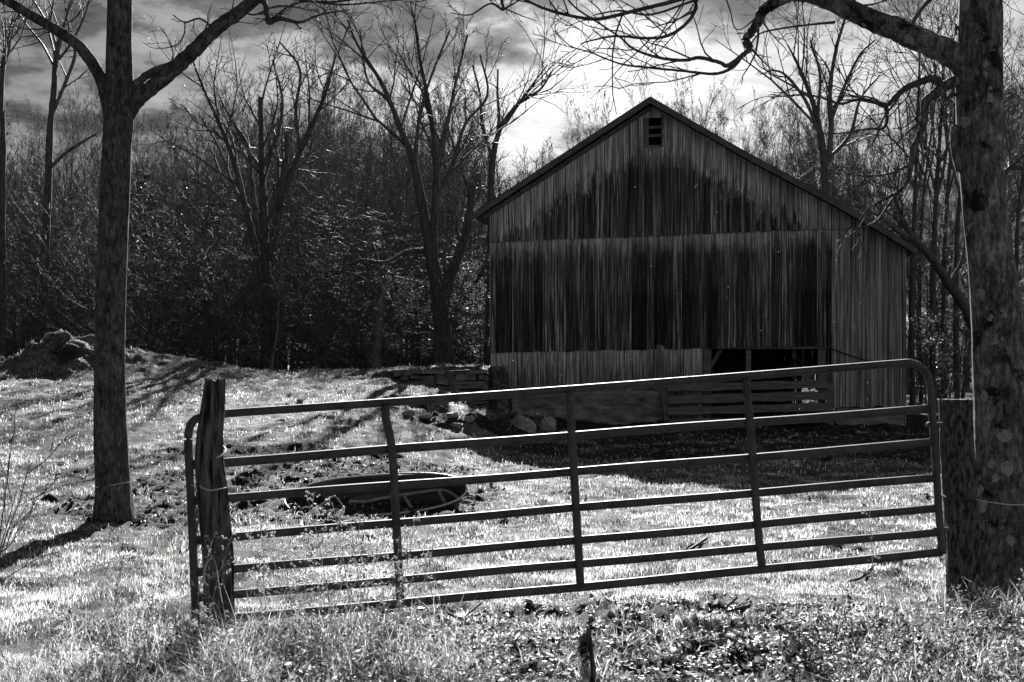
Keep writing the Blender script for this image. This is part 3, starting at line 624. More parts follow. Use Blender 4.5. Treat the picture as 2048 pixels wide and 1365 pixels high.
def wood_tree(seed, H, r0, **k):
    cfg = dict(WOOD); cfg.update(k); r = np.random.default_rng(seed); tm, cm = MB(), MB()
    P = [np.zeros(3)]; d = np.array((r.normal(0, .05), r.normal(0, .05), 1.)); n = 11; R = [r0 * 1.25]
    for i in range(n):
        d = d + r.normal(0, .05, 3); d[2] = max(d[2], .8); d /= np.linalg.norm(d); P.append(P[-1] + d * H * .92 / n); R.append(r0 * (1 - .86 * (i + 1) / n))
    P[0] = P[0] - np.array((0, 0, .3)); tm.tube(P, R, 8, cap=False); kids(cm, r, np.array(P), np.array(R), H, 0, cfg['n'][0], cfg)
    return tm.mesh('trunk', M['bark_grey' if seed % 2 else 'bark'], True), cm.mesh('crown', M['twig'], True)
VAR = [wood_tree(100 + i, 15, rr_, n=[nn, 7, 5, 4], ang=[an, .55, .6, .7], t0=[t0_, .2, .2, .15], len=[ln_, .5, .5, .55])
       for i, (rr_, nn, an, t0_, ln_) in enumerate([(.13, 14, .55, .35, .34), (.16, 13, .75, .3, .38), (.10, 12, .45, .45, .30), (.19, 15, .7, .25, .42), (.09, 10, .4, .5, .26), (.14, 15, .6, .3, .36)])]
SAP = [wood_tree(200 + i, 5, .04, n=[20, 9, 5], seg=[7, 5, 3, 2], t0=[.05, .1, .1], ang=[.9, .7, .7], len=[.42, .5, .5], up=[.02, .02, .0, .0], rmin=.006) for i in range(4)]
def hemlock(seed, H):
    r = np.random.default_rng(seed); tm, nm = MB(), MB(); tm.tube([(0, 0, -.3), (0, 0, H * .5), (r.normal(0, .1), 0, H)], [.14, .09, .01], 6, cap=False)
    V = []; A_ = []
    for i in range(190):
        t = r.uniform(.03, 1) ** .9; z = H * t; L_ = (1 - t) ** .75 * H * .30 * r.uniform(.55, 1.15) + .15; a_ = r.uniform(0, 2 * np.pi)
        d = np.array((math.cos(a_), math.sin(a_), 0)); n = max(3, int(L_ * 9)); tm.tube([(0, 0, z), tuple(d * L_ * .6 + (0, 0, z - .02 * L_)), tuple(d * L_ + (0, 0, z - .28 * L_))], [.02, .01, .005], 3, cap=False)
        sdv = np.array((-d[1], d[0], 0))
        for k in range(n * 3):
            u = r.uniform(.12, 1); q = d * L_ * u + np.array((0, 0, z - .28 * L_ * u * u)); ls = r.uniform(.08, .22) * (1.2 - .6 * u); sg = r.choice((-1, 1))
            e1 = (sdv * sg * .8 + d * .6 + np.array((0, 0, r.uniform(-.5, .1)))); e1 /= np.linalg.norm(e1); e2 = np.cross(e1, (0, 0, 1.)) * r.uniform(.006, .015) + np.array((0, 0, r.normal(0, .015)))
            V += [q - e2, q + e1 * ls * .6 - e2 * 1.6, q + e1 * ls, q + e1 * ls * .6 + e2 * 1.6]; A_ += [r.uniform()] * 4
    V = np.array(V); nm.add(V, np.arange(len(V)).reshape(-1, 4), a=np.array(A_)); return tm.mesh('trunk', M['bark']), nm.mesh('crown', M['needle'])
HEM = [hemlock(300 + i, 9) for i in range(3)]
def leafy_sap(seed):
    r = np.random.default_rng(seed); tm, cm, lm = MB(), MB(), MB(); P = [np.array((0, 0, -.1)), np.array((.05, 0, 1.)), np.array((r.normal(0, .1), .1, 2.2)), np.array((r.normal(0, .2), .1, 3.2))]
    tips = []; tm.tube(P, [.03, .025, .018, .008], 5, cap=False)
    cfg = dict(WOOD); cfg.update(seg=[5, 4, 3, 2], n=[16, 8, 4], t0=[.15, .2, .2], ang=[1.1, .7, .6], len=[.45, .5, .5], up=[.02, .01, 0, 0], rmin=.005)
    kids(cm, r, np.array(P), np.array([.03, .025, .018, .008]), 3.2, 0, 16, cfg, tips)
    V = []; A_ = []
    for t in tips:
        for _ in range(2):
            c = t + r.normal(0, .05, 3); e1 = r.normal(size=3); e1 /= np.linalg.norm(e1); e2 = np.cross(e1, r.normal(size=3)); e2 /= np.linalg.norm(e2)
            V += [c - e1 * .035, c + e2 * .018, c + e1 * .035, c - e2 * .018]; A_ += [r.uniform()] * 4
    lm.add(np.array(V), np.arange(len(V)).reshape(-1, 4), a=np.array(A_)); return tm.mesh('trunk', M['bark']), cm.mesh('crown', M['twig']), lm.mesh('withered_leaves', M['oldleaf'])
LSP = [leafy_sap(400 + i) for i in range(2)]
def place(meshes, name, x, y, s_, rz, label, cat, group, sxy=1, tilt=0):
    e_ = empty(name, (x, y, gz(x, y)), rz); e_.scale = (s_ * sxy, s_ * sxy, s_); e_.rotation_euler = (tilt, tilt * .5, rz)
    for me in meshes:
        o = bpy.data.objects.new(me.name.split('.')[0], me); col.objects.link(o); o.parent = e_
    return tag(e_, label, cat, group)
SKX = [-300, 0, 60, 200, 270, 340, 400, 560, 680, 740, 960, 1000, 1120, 1160, 1260, 1380, 1440, 1520, 1600, 1740, 1800, 1900, 2000, 2300]
SKY = [200, 220, 235, 235, 250, 235, 210, 160, 180, 180, 200, 230, 240, 300, 170, 160, 240, 240, 190, 190, 240, 230, 60, 0]
rt = np.random.default_rng(99)
def zone(n, pxa, pxb, Da, Db, label, group, base=0, up=(0, 150)):
    for i in range(n):
        px = pxa + (pxb - pxa) * (i + rt.uniform(0, 1)) / n; D = Da + (Db - Da) * rt.uniform(0, 1) ** .8
        py = np.interp(px, SKX, SKY) + rt.uniform(*up); H = (HY - py) / F * D + CH - .9
        x = (px - CX) / F * D
        if -1.6 < x < 13 and D < 53: D = rt.uniform(54, 62)
        place(VAR[rt.integers(len(VAR))], 'bare_tree', (px - CX) / F * D, D, H / 15, rt.uniform(0, 6.28), label, 'tree', group, rt.uniform(.5, .9), rt.normal(0, .02))
zone(125, -260, 1010, 54, 92, 'slender bare tree of the dense wood behind the left pasture', 'bare trees of the left wood')
zone(13, -200, 960, 51, 56, 'slim bare tree on the front edge of the wood behind the left pasture', 'bare trees at the front edge of the left wood', up=(20, 200))
zone(45, 1100, 1760, 56, 85, 'bare tree rising behind the barn roof', 'bare trees behind the barn roof', up=(0, 70))
zone(50, 1740, 2350, 44, 85, 'bare tree of the wood right of the barn', 'bare trees right of the barn', up=(0, 160))
for i in range(6):
    px = rt.uniform(-250, 900) if i % 6 else rt.uniform(900, 1010); D = rt.uniform(58, 76); py = 400 + 90 * rt.normal() * .6 + (60 if px > 700 else 0)
    H = (HY - max(py, 300)) / F * D
    place(HEM[i % 3], 'evergreen_tree', (px - CX) / F * D, D, H / 9, rt.uniform(0, 6.28), 'dark feathery evergreen filling the gaps of the left wood', 'tree', 'dark evergreens in the left wood', 1.15)
for i in range(150):
    px = -200 + 1200 * i / 126 + rt.uniform(-10, 10) if i < 126 else rt.uniform(1815, 2200); D = rt.uniform(48, 66)
    place(SAP[i % 4], 'sapling', (px - CX) / F * D, D, rt.uniform(.6, 1.35), rt.uniform(0, 6.28), 'thin twiggy sapling of the undergrowth at the wood edge', 'sapling', 'saplings of the wood edge', 1.1)
for i, (px, D, s_) in enumerate([(800, 45, .9), (845, 46, .8), (925, 44, 1.1), (960, 45, 1.0), (700, 49, .8), (905, 46, 1.2), (1870, 42, .9), (1900, 44, 1.0), (1840, 43, .7), (730, 50, .7), (620, 50, .8), (950, 48, 1.3)][::3] + [(1620, 54, .9), (1640, 56, 1.1)]):
    place(LSP[i % 2], 'leafy_sapling', (px - CX) / F * D, D, s_, i, 'young sapling still holding pale withered leaves at the wood edge', 'sapling', 'saplings with withered leaves')
# the deep wood beyond: reads as one mass
fw = MB(); rf = np.random.default_rng(12)
for i in range(900):
    px = rf.uniform(-500, 2500); D = rf.uniform(85, 125)
    if 1790 < px < 1960 and i % 5: continue
    sky_y = np.interp(px, SKX, SKY) + 95; H = (HY - sky_y) / F * D * rf.uniform(.75, 1.02) + 1; x = (px - CX) / F * D; z0 = float(big(x, D)); r0 = rf.uniform(.07, .2)
    P = np.array([(x, D, z0 - .3), (x + rf.normal(0, .3), D, z0 + H * .5), (x + rf.normal(0, .6), D, z0 + H)]); fw.tube(P, [r0, r0 * .7, .02], 4, cap=False)
    nb_ = 26
    for b in range(nb_):
        t = rf.uniform(.15, 1); q = P[0] + (P[2] - P[0]) * t; a_ = rf.uniform(0, 6.28); l_ = H * .22 * (1.2 - t) * rf.uniform(.5, 1.2) + .4
        d = np.array((math.cos(a_) * .6, math.sin(a_) * .6, rf.uniform(.2, 1))); q2 = q + d * l_ * .6; q3 = q2 + (d * .6 + np.array((0, 0, .5))) * l_ * .6
        fw.tube([q, q2, q3], [.035, .02, .012], 3, cap=False)
        for _ in range(2):
            d2 = d + rf.normal(0, .5, 3); fw.tube([q2, q2 + d2 * l_ * .5], [.015, .010], 3, cap=False)
tag(fw.build('far_wood', M['twig']), 'deep bare wood closing the view behind the nearer trees', 'wood', kind='stuff')

# hand-set trees
def hero(name, label, D, stems, trunk_mat='bark', twigs=None, seed=1, rmin=.007, spread=.25):
    r = np.random.default_rng(seed); base = pt(stems[0][0][0], stems[0][0][1], D); root = empty(name, (base[0], base[1], gz(base[0], base[1]))); tag(root, label, 'tree')
    cfg = dict(WOOD); cfg.update(rmin=rmin); cfg.update(twigs or {}); tm, cm = MB(), MB(); off = np.array(root.location)
    for k, st in enumerate(stems):
        dd = [0] * len(st) if k == 0 else np.linspace(0, r.uniform(-1, 1) * spread * len(st) * .4, len(st)); P = curve([pt(q_[0], q_[1], D + dd[i]) - off for i, q_ in enumerate(st)], 5)
        if k == 0: P[0][2] -= .3
        R = np.interp(np.linspace(0, 1, len(P)), np.linspace(0, 1, len(st)), [q_[2] * .85 * D / F for q_ in st]); R *= 1 + .06 * r.normal(size=len(R))
        (tm if (k == 0 or st[0][2] > 7) else cm).tube(P, R, 9, cap=False)
        Ls = np.linalg.norm(np.diff(P, axis=0), axis=1).sum(); lv = 1; nk = cfg.get('nk', 6) if k else cfg.get('nk0', 5)
        kids(cm, r, P, R, Ls, 1, int(nk * min(1.6, Ls / 5)), cfg, t0=.55 if k == 0 else .15)
    tm.build('trunk', M[trunk_mat], root, True); cm.build('crown', M['twig'], root, True)
    return root
hero('bare_tree', 'tall many-stemmed bare tree with a leaning main stem just left of the barn', 46, [
    [(888, 735, 26), (884, 640, 20), (868, 540, 15), (848, 430, 12), (828, 330, 9), (800, 255, 7), (765, 170, 5), (715, 90, 3), (695, 40, 2)],
    [(880, 600, 14), (905, 540, 12), (925, 490, 10), (938, 430, 9), (945, 370, 7)],
    [(866, 540, 10), (868, 440, 8), (872, 340, 7), (862, 230, 5), (840, 120, 4), (828, 30, 2)],
    [(872, 340, 6), (895, 240, 4), (915, 150, 3), (935, 70, 2)],
    [(800, 255, 5), (775, 200, 4), (735, 160, 3), (720, 60, 2)],
    [(848, 500, 6), (810, 505, 5), (770, 525, 4), (720, 520, 3), (670, 542, 2)],
    [(868, 400, 6), (905, 330, 5), (930, 250, 4), (975, 190, 3), (960, 110, 2)],
    [(885, 660, 10), (915, 615, 7), (950, 570, 5), (985, 500, 4)],
    [(830, 330, 5), (838, 240, 4), (860, 160, 3), (900, 60, 2)]], seed=11)
hero('bare_tree', 'bare tree with broken upright stubs in the middle of the left wood edge', 50, [
    [(540, 752, 17), (535, 660, 14), (532, 560, 12), (528, 450, 10), (524, 330, 7), (521, 195, 6)],
    [(532, 600, 9), (512, 500, 8), (492, 420, 7), (470, 330, 6), (440, 250, 5), (408, 180, 3), (385, 120, 2)],
    [(540, 520, 10), (560, 420, 9), (585, 340, 7), (620, 260, 6), (650, 190, 4), (672, 110, 2)],
    [(530, 500, 7), (508, 400, 6), (498, 300, 4), (470, 250, 3), (440, 200, 2)],
    [(560, 400, 7), (572, 330, 6), (575, 265, 5)],
    [(528, 330, 6), (555, 270, 4), (565, 200, 3), (545, 120, 2)],
    [(600, 300, 5), (592, 220, 4), (600, 140, 3), (560, 85, 2)],
    [(500, 420, 5), (470, 380, 4), (440, 300, 3), (400, 230, 2)]], seed=12)
hero('bare_tree', 'bare tree forking high up between the frame edge and the smooth trunk', 52, [
    [(82, 730, 12), (88, 560, 10), (96, 380, 9), (100, 260, 8), (108, 180, 7), (112, 110, 5), (128, 50, 3), (160, -40, 2)],
    [(104, 230, 5), (125, 180, 4), (148, 120, 4), (150, 90, 3)],
    [(108, 130, 4), (140, 90, 3), (170, 30, 2), (185, -30, 1.5)],
    [(96, 340, 5), (140, 300, 4), (190, 270, 2)]], seed=13)
hero('bare_tree', 'thin bare tree at the very left edge of the photo', 50, [[(8, 740, 9), (4, 500, 8), (6, 300, 7), (4, 150, 5), (16, 75, 3)], [(4, 200, 4), (-20, 120, 3), (-40, 30, 2)]], seed=14)
hero('bare_tree', 'bare tree with curving tips between the leaning tree and the barn roof', 52, [
    [(975, 740, 10), (980, 600, 9), (982, 440, 8), (985, 330, 7), (1000, 260, 6), (1040, 205, 4), (1080, 180, 3), (1106, 140, 1.5)],
    [(985, 320, 5), (965, 250, 4), (960, 190, 3), (945, 130, 2)], [(990, 300, 5), (998, 240, 4), (995, 190, 3), (996, 140, 2)], [(1010, 250, 4), (1050, 190, 3), (1095, 130, 1.5)]], seed=15, twigs=dict(nk=5, n=[8, 4, 4, 3]))
hero('bare_tree', 'short pale mossy trunk standing in the wood behind the rough bank', 47, [[(752, 750, 11), (756, 680, 9), (762, 610, 9), (770, 560, 7), (742, 515, 4)], [(768, 570, 5), (800, 540, 3), (830, 560, 2)], [(764, 600, 4), (730, 560, 3), (700, 545, 2)]], trunk_mat='bark_grey', seed=16)
hero('bare_tree', 'bare tree with round fan of branches above the right slope of the barn roof', 54, [
    [(1652, 760, 13), (1655, 560, 11), (1652, 400, 9), (1645, 300, 8), (1630, 220, 6), (1600, 140, 4), (1575, 90, 2)],
    [(1652, 350, 7), (1662, 260, 6), (1660, 180, 5), (1672, 100, 4), (1690, 40, 2)], [(1640, 270, 5), (1610, 200, 4), (1570, 150, 3), (1540, 140, 2)],
    [(1662, 240, 5), (1690, 170, 4), (1720, 110, 3), (1750, 80, 2)], [(1635, 230, 4), (1640, 150, 3), (1620, 80, 2)], [(1655, 320, 5), (1700, 270, 4), (1720, 200, 3), (1760, 150, 2)]], seed=17)
hero('bare_tree', 'leaning crooked dark trunk beyond the right eave of the barn', 41, [
    [(1975, 800, 16), (1958, 690, 13), (1932, 620, 12), (1892, 560, 11), (1862, 515, 10), (1828, 480, 9), (1805, 440, 6), (1790, 400, 4)], [(1900, 570, 5), (1930, 500, 4), (1925, 420, 3)]], seed=18, twigs=dict(nk=4))
for k, (px, D, r_) in enumerate([(1826, 43, 7), (1868, 44, 8), (1890, 47, 7), (1842, 50, 5), (1915, 43, 7), (2035, 38, 6)]):
    hero('bare_tree', ['straight dark trunk right against the barn corner', 'double dark trunk midway between barn corner and lichened tree', 'dark trunk just left of the lichened tree, half behind it', 'thin far trunk seen close to the barn corner', 'trunk whose foot shows between gate corner and lichened tree', 'bare tree seen to the right of the lichened trunk'][k], D,
         [[(px, 830, r_), (px - 3, 600, r_ * .9), (px + 4, 400, r_ * .7), (px + 10 + k * 6, 200 - 30 * (k == 5), r_ * .4), (px + 14 + k * 4, 100 - 80 * (k == 5), 1.5)], [(px, 420, r_ * .5), (px + 25, 300, r_ * .4), (px + 20, 180, 1.5)], [(px + 2, 380, r_ * .5), (px - 22, 280, r_ * .3), (px - 30, 200, 1.5)]], seed=30 + k)

# ------------------------------------------------------------ the two near trees
def near_tree(label, D, trunk, limbs, mat, seed, twig_n=5, trmin=.0035):
    r = np.random.default_rng(seed); b = pt(trunk[-1][0], trunk[-1][1], D); root = empty('old_tree', (b[0], b[1], gz(b[0], b[1]))); off = np.array(root.location); tag(root, label, 'tree')
    py = np.linspace(trunk[0][1], trunk[-1][1], 90); cx_ = np.interp(py, [t[1] for t in trunk], [t[0] for t in trunk]); wd = np.interp(py, [t[1] for t in trunk], [t[2] for t in trunk]) * D / F
    k5 = np.ones(7) / 7; pad = lambda a_: np.convolve(np.pad(a_, 3, mode='edge'), k5, 'valid'); cx_ = pad(cx_); wd = pad(wd)
    sides = 40; ang = np.linspace(0, 2 * np.pi, sides, endpoint=False); V = []
    for i in range(90):
        c = pt(cx_[i], py[i], D) - off
        g = np.array([mn.noise(Vector((math.cos(a_) * 1.2, math.sin(a_) * 1.2 + seed, c[2] * 1.1))) + .35 * mn.noise(Vector((math.cos(a_) * 5, math.sin(a_) * 5 + seed, c[2] * 4))) for a_ in ang])
        fl = .5 * max(0, 1 - (c[2]) / .45) * np.array([mn.noise(Vector((math.cos(a_) * 1.6, math.sin(a_) * 1.6, 5 + seed))) + .35 for a_ in ang])
        rad = wd[i] * (1 + .07 * g + fl); V.append(np.stack([c[0] + rad * np.cos(ang), c[1] + rad * np.sin(ang), np.full(sides, c[2])], 1))
    mb = MB(); j = np.arange(sides); k = (j + 1) % sides; i_ = np.arange(89)[:, None] * sides
    mb.add(np.array(V).reshape(-1, 3), np.stack([i_ + j, i_ + sides + j, i_ + sides + k, i_ + k], -1).reshape(-1, 4)); tk = mb.build('trunk', M[mat], root, True)
    cfg = dict(seg=[6, 6, 5, 4], sides=[6, 5, 4, 3], wob=[.1, .16, .2, .22], up=[.02, .02, .03, .02], n=[6, twig_n, 4], t0=[.2, .2, .2], ang=[.7, .7, .7], len=[.4, .4, .45], rr=[.4, .5, .6], rmin=trmin, taper=.3)
    for st, big_, tn in limbs:
        tw = MB()
        P = curve([pt(q_[0], q_[1], D + (q_[3] if len(q_) > 3 else 0)) - off for q_ in st], 8); R = np.interp(np.linspace(0, 1, len(P)), np.linspace(0, 1, len(st)), [q_[2] * D / F for q_ in st])
        R = R * (1 + .02 * r.normal(size=len(R)))
        P[1:-1] += r.normal(0, .05, (len(P) - 2, 3)) * R[1:-1, None]
        if big_: mb = MB(); mb.tube(P, R, 14, cap=True); mb.build('limb', M[mat], root, True)
        else: tw.tube(P, R, 6, cap=True)
        Ls = np.linalg.norm(np.diff(P, axis=0), axis=1).sum()
        if tn: kids(tw, r, P, np.minimum(R, .02), min(Ls, 1.8), 1, tn, cfg, t0=.2)
        if tw.n: tw.build('twigs' if big_ else 'branch', M['bark'], root, True)
    return root, off
lt, lo = near_tree('smooth grey trunk forking into two rising limbs, standing in the left pasture', 14.9,
    [(241, -260, 20), (240, -60, 24), (240, 20, 25), (238, 120, 26), (240, 170, 29), (240, 215, 30), (234, 260, 29), (230, 400, 30), (222, 600, 29.5), (218, 750, 30), (220, 880, 33), (226, 960, 35), (229, 1010, 37), (230, 1065, 42)],
    [([(222, 240, 15), (212, 185, 14), (196, 145, 12.5), (160, 95, 11.5), (115, 62, 11), (60, 30, 10), (0, -5, 9), (-120, -60, 6), (-300, -100, 3)], True, 10),
     ([(245, 245, 17), (268, 205, 17), (300, 178, 15), (340, 145, 15.5), (385, 105, 15), (430, 60, 14), (490, 15, 13), (560, -45, 11), (680, -140, 8)], True, 7),
     ([(250, 185, 8), (275, 166, 8), (305, 145, 8), (345, 131, 9), (365, 122, 9)], True, 0),
     ([(505, 0, 5), (528, 5, 6), (534, 30, 5.5), (538, 46, 5), (560, 38, 5), (600, 45, 3), (640, 30, 2), (700, 20, 1.2)], False, 5),
     ([(430, 60, 3), (400, 38, 2), (370, 45, 1.8), (345, 30, 1)], False, 2), ([(370, 45, 1.8), (368, 70, 1.5), (350, 92, 1.2), (310, 97, .8), (285, 85, .6)], False, 1),
     ([(520, -15, 3), (640, 5, 2.4), (740, -5, 2), (830, -10, 1)], False, 8), ([(540, 40, 2.5), (600, 5, 2), (690, 10, 2), (800, 0, 1.2)], False, 6), ([(480, 20, 2), (510, 30, 2), (560, 12, 1.6), (640, 25, 1)], False, 5),
     ([(75, 40, 3), (42, 20, 2.4), (38, 40, 1.8)], False, 0), ([(105, 56, 2), (98, 28, 2)], False, 0)], 'bark_smooth', 5)
rt_, ro = near_tree('thick trunk blotched with pale lichen rising out of frame beside the square post', 10.45,
    [(1958, -260, 38), (1960, -60, 41), (1961, 20, 42), (1958, 150, 45), (1960, 240, 45), (1966, 380, 43), (1975, 470, 44), (1990, 580, 48), (1998, 680, 50), (2003, 780, 54), (2008, 900, 57), (2012, 1020, 60), (2018, 1120, 66), (2024, 1215, 78)],
    [([(1962, 165, 32), (1930, 130, 30), (1900, 106, 25), (1860, 90, 25), (1800, 62, 24), (1740, 38, 21), (1680, 12, 19), (1620, -10, 16), (1580, -8, 13), (1545, 8, 12), (1525, 24, 11), (1510, 55, 9), (1492, 78, 8), (1497, 92, 9), (1503, 98, 6)], True, 6),
     ([(1960, 120, 8, -.1), (1915, 55, 3), (1912, 70, 2)], False, 0),
     ([(1500, 98, 6), (1480, 115, 5), (1455, 132, 5), (1440, 126, 4), (1400, 116, 4), (1370, 121, 3.5), (1330, 118, 3.2), (1290, 108, 3), (1262, 95, 2.5), (1240, 75, 2), (1190, 42, 2), (1150, 15, 2), (1120, -20, 1.5)], False, 8),
     ([(1484, 112, 5), (1465, 135, 4), (1430, 148, 3.2), (1370, 143, 2.6), (1300, 136, 2.4), (1240, 128, 2), (1180, 105, 1.5), (1140, 92, 1.3), (1110, 62, 1)], False, 8),
     ([(1600, -12, 8), (1480, -40, 7), (1400, -10, 5), (1391, 18, 4.5), (1375, 45, 4), (1340, 70, 3.5), (1300, 77, 3), (1230, 73, 2.4), (1190, 80, 1.8), (1160, 88, 1.2)], False, 8),
     ([(1480, -40, 6), (1420, -20, 5), (1340, 5, 4.5), (1270, 22, 4), (1200, 38, 3.8), (1150, 34, 3.4), (1090, 18, 3), (1050, 0, 2.6), (1000, -20, 2)], False, 7),
     ([(1420, -10, 3), (1370, 8, 2.6), (1300, 30, 2.2), (1240, 22, 2), (1190, 30, 1.4)], False, 4), ([(1560, -10, 3), (1480, 60, 1), (1460, 20, 1.5), (1450, -10, 1.5)], False, 0),
     ([(1000, -40, 5), (1003, 0, 3.4), (1006, 20, 3), (980, 8, 2), (940, 30, 1.6), (900, 26, 1)], False, 5), ([(1006, 20, 2), (1040, 0, 1.6), (1060, -20, 1.4)], False, 3),
     ([(1895, -30, 5), (1850, 10, 4), (1835, 30, 4), (1822, 50, 3.5)], False, 0), ([(1740, -20, 4), (1700, 8, 3), (1740, 10, 2), (1790, -5, 1.2)], False, 2),
     ([(1670, 45, 3), (1620, 50, 2.2), (1560, 58, 2), (1520, 68, 1.8), (1500, 90, 1.6)], False, 1),
     ([(1950, 150, 15), (1918, 160, 12), (1885, 175, 11), (1868, 190, 10), (1850, 205, 8), (1849, 235, 7.5), (1840, 270, 7), (1828, 295, 6.5), (1822, 330, 6), (1815, 362, 4.5), (1795, 385, 3.5), (1770, 398, 3), (1745, 412, 2.6), (1722, 436, 2), (1712, 470, 1.2)], True, 9),
     ([(1885, 175, 9, 0), (1868, 158, 8, -.05), (1840, 165, 7.5), (1810, 178, 7), (1790, 195, 6), (1772, 212, 5), (1750, 206, 3.5), (1715, 200, 3.2), (1680, 208, 2.8), (1640, 195, 2.2), (1600, 190, 1.6), (1540, 196, 1)], False, 10),
     ([(1772, 212, 5), (1774, 238, 4), (1765, 258, 3), (1740, 258, 2.5), (1700, 265, 2), (1650, 270, 1.2)], False, 5),
     ([(1815, 365, 3), (1780, 405, 2.6), (1750, 445, 2), (1700, 458, 1.4), (1630, 460, .8)], False, 6), ([(1925, 190, 4), (1905, 190, 4), (1893, 197, 4), (1888, 190, 3)], False, 1),
     ([(1925, 340, 14), (1912, 300, 10), (1910, 262, 9), (1911, 250, 7)], True, 0), ([(1990, 440, 8), (2010, 345, 5), (2060, 335, 4), (2150, 310, 3)], False, 5)], 'bark_lichen', 6, trmin=.003)

# ------------------------------------------------------------ grass, weeds, leaves
def blades(n, D0, D1, u0, u1, hmin, hmax, w0, seed, dens=None, mudmax=.5, lean=.6):
    r = np.random.default_rng(seed); D = np.sqrt(r.uniform(D0 ** 2, D1 ** 2, n)); x = r.uniform(u0, u1, n) * D
    cl_ = vn(x * 4, D * 4, 91) + .6 * vn(x * 11, D * 11, 92); ok = (mud(x, D) < mudmax * np.where(r.uniform(size=n) < .14, 9, r.uniform(.1, 1.5, n))) & (cl_ > r.uniform(-.5, .35, n))
    if dens is not None: ok &= r.uniform(0, 1, n) < dens(x, D)
    x, D, cl_ = x[ok], D[ok], cl_[ok]; n = len(x); z = ground(x, D); h = r.uniform(hmin, hmax, n) * (1 + 1.1 * np.clip(vn(x * 2.2, D * 2.2, 95), -.4, .5)); a_ = r.uniform(0, 2 * np.pi, n)
    w_ = w0 * r.uniform(.6, 1.4, n); la = r.uniform(0, 2 * np.pi, n); ll = h * lean * r.uniform(.2, 1.3, n)
    wx, wy = np.cos(a_) * w_, np.sin(a_) * w_; lx, ly = np.cos(la) * ll, np.sin(la) * ll
    b = np.stack([x, D, z - .01], 1); W = np.stack([wx, wy, 0 * wx], 1)
    m_ = b + np.stack([lx * .35, ly * .35, h * .6], 1); t = b + np.stack([lx, ly, h * np.where(ll > h * .5, .85, 1)], 1)
    V = np.stack([b - W, b + W, m_ + W * .8, m_ - W * .8, t], 1).reshape(-1, 3); i_ = np.arange(n)[:, None] * 5
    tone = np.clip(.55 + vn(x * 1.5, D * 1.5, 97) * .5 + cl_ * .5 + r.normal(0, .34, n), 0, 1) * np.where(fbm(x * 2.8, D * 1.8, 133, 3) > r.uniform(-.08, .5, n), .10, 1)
    return V, i_ + np.array([[0, 1, 2, 3]]), i_ + np.array([[3, 2, 4]]), np.repeat(tone, 5)
gr = MB()
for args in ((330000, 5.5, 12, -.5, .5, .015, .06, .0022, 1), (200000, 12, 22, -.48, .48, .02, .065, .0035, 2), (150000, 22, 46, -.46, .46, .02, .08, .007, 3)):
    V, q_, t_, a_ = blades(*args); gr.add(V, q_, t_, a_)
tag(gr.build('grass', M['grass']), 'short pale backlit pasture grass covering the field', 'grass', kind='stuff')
cd = MB(); rc = np.random.default_rng(44); n = 60000; D = np.sqrt(rc.uniform(8.6 ** 2, 33 ** 2, n)); x = rc.uniform(-.46, .46, n) * D; ok = mud(x, D) > rc.uniform(.3, 1.2, n); x, D = x[ok], D[ok]; n = len(x)
c = np.stack([x, D, ground(x, D) + .004], 1); s_ = (rc.uniform(.15, 1, n) ** 2 * .026 + .005)[:, None, None] * (1 + .35 * rc.normal(size=(n, 6, 1)))
V = (c[:, None] + np.array([(1, 0, 0), (-1, 0, 0), (0, 1, 0), (0, -1, 0), (.2, .1, .7), (0, 0, -.6)])[None] * s_ + rc.normal(0, .004, (n, 6, 3))).reshape(-1, 3); i_ = np.arange(n)[:, None] * 6
cd.add(V, None, np.concatenate([i_ + np.array([f_]) for f_ in [(0, 2, 4), (2, 1, 4), (1, 3, 4), (3, 0, 4), (2, 0, 5), (1, 2, 5), (3, 1, 5), (0, 3, 5)]]), a=np.repeat(rc.uniform(size=n), 6))
tag(cd.build('soil_clods', M['clod']), 'trampled dark clods of soil in the muddy patches round the trough and before the gate', 'soil', kind='stuff')
wd_ = MB()
V, q_, t_, a_ = blades(30000, 5.6, 8.9, -.32, -.02, .05, .19, .0026, 11, mudmax=3, lean=1.3, dens=lambda x, D: .3 + .7 * sstep(8.9, 7.2, D)); wd_.add(V, q_, t_, a_)
V, q_, t_, a_ = blades(18000, 5.6, 10.2, .22, .48, .05, .18, .0026, 12, mudmax=3, lean=1.3, dens=lambda x, D: .2 + .8 * sstep(.24, .36, x / D)); wd_.add(V, q_, t_, a_)
V, q_, t_, a_ = blades(9000, 5.6, 8.5, -.05, .3, .03, .12, .0026, 13, mudmax=3, lean=1.3); wd_.add(V, q_, t_, a_)
V, q_, t_, a_ = blades(2300, 6.1, 8.7, -.32, -.04, .14, .40, .0011, 15, mudmax=9, lean=.7); wd_.add(V, q_, t_, np.clip(a_ * 1.4, 0, 1))
V, q_, t_, a_ = blades(1500, 6.5, 9.6, .26, .45, .14, .34, .0015, 16, mudmax=9, lean=.8); wd_.add(V, q_, t_, np.clip(a_ * 1.4, 0, 1))
V, q_, t_, a_ = blades(9000, 5.6, 7.6, -.42, -.28, .04, .13, .0024, 17, mudmax=9, lean=1.2); wd_.add(V, q_, t_, a_)
rl = np.random.default_rng(61)
n = 30000; D = np.sqrt(rl.uniform(5.6 ** 2, 8.9 ** 2, n)); u = rl.uniform(-.32, .0, n); u2 = rl.uniform(.2, .48, n); u = np.where(rl.uniform(size=n) < .62, u, u2); x = u * D
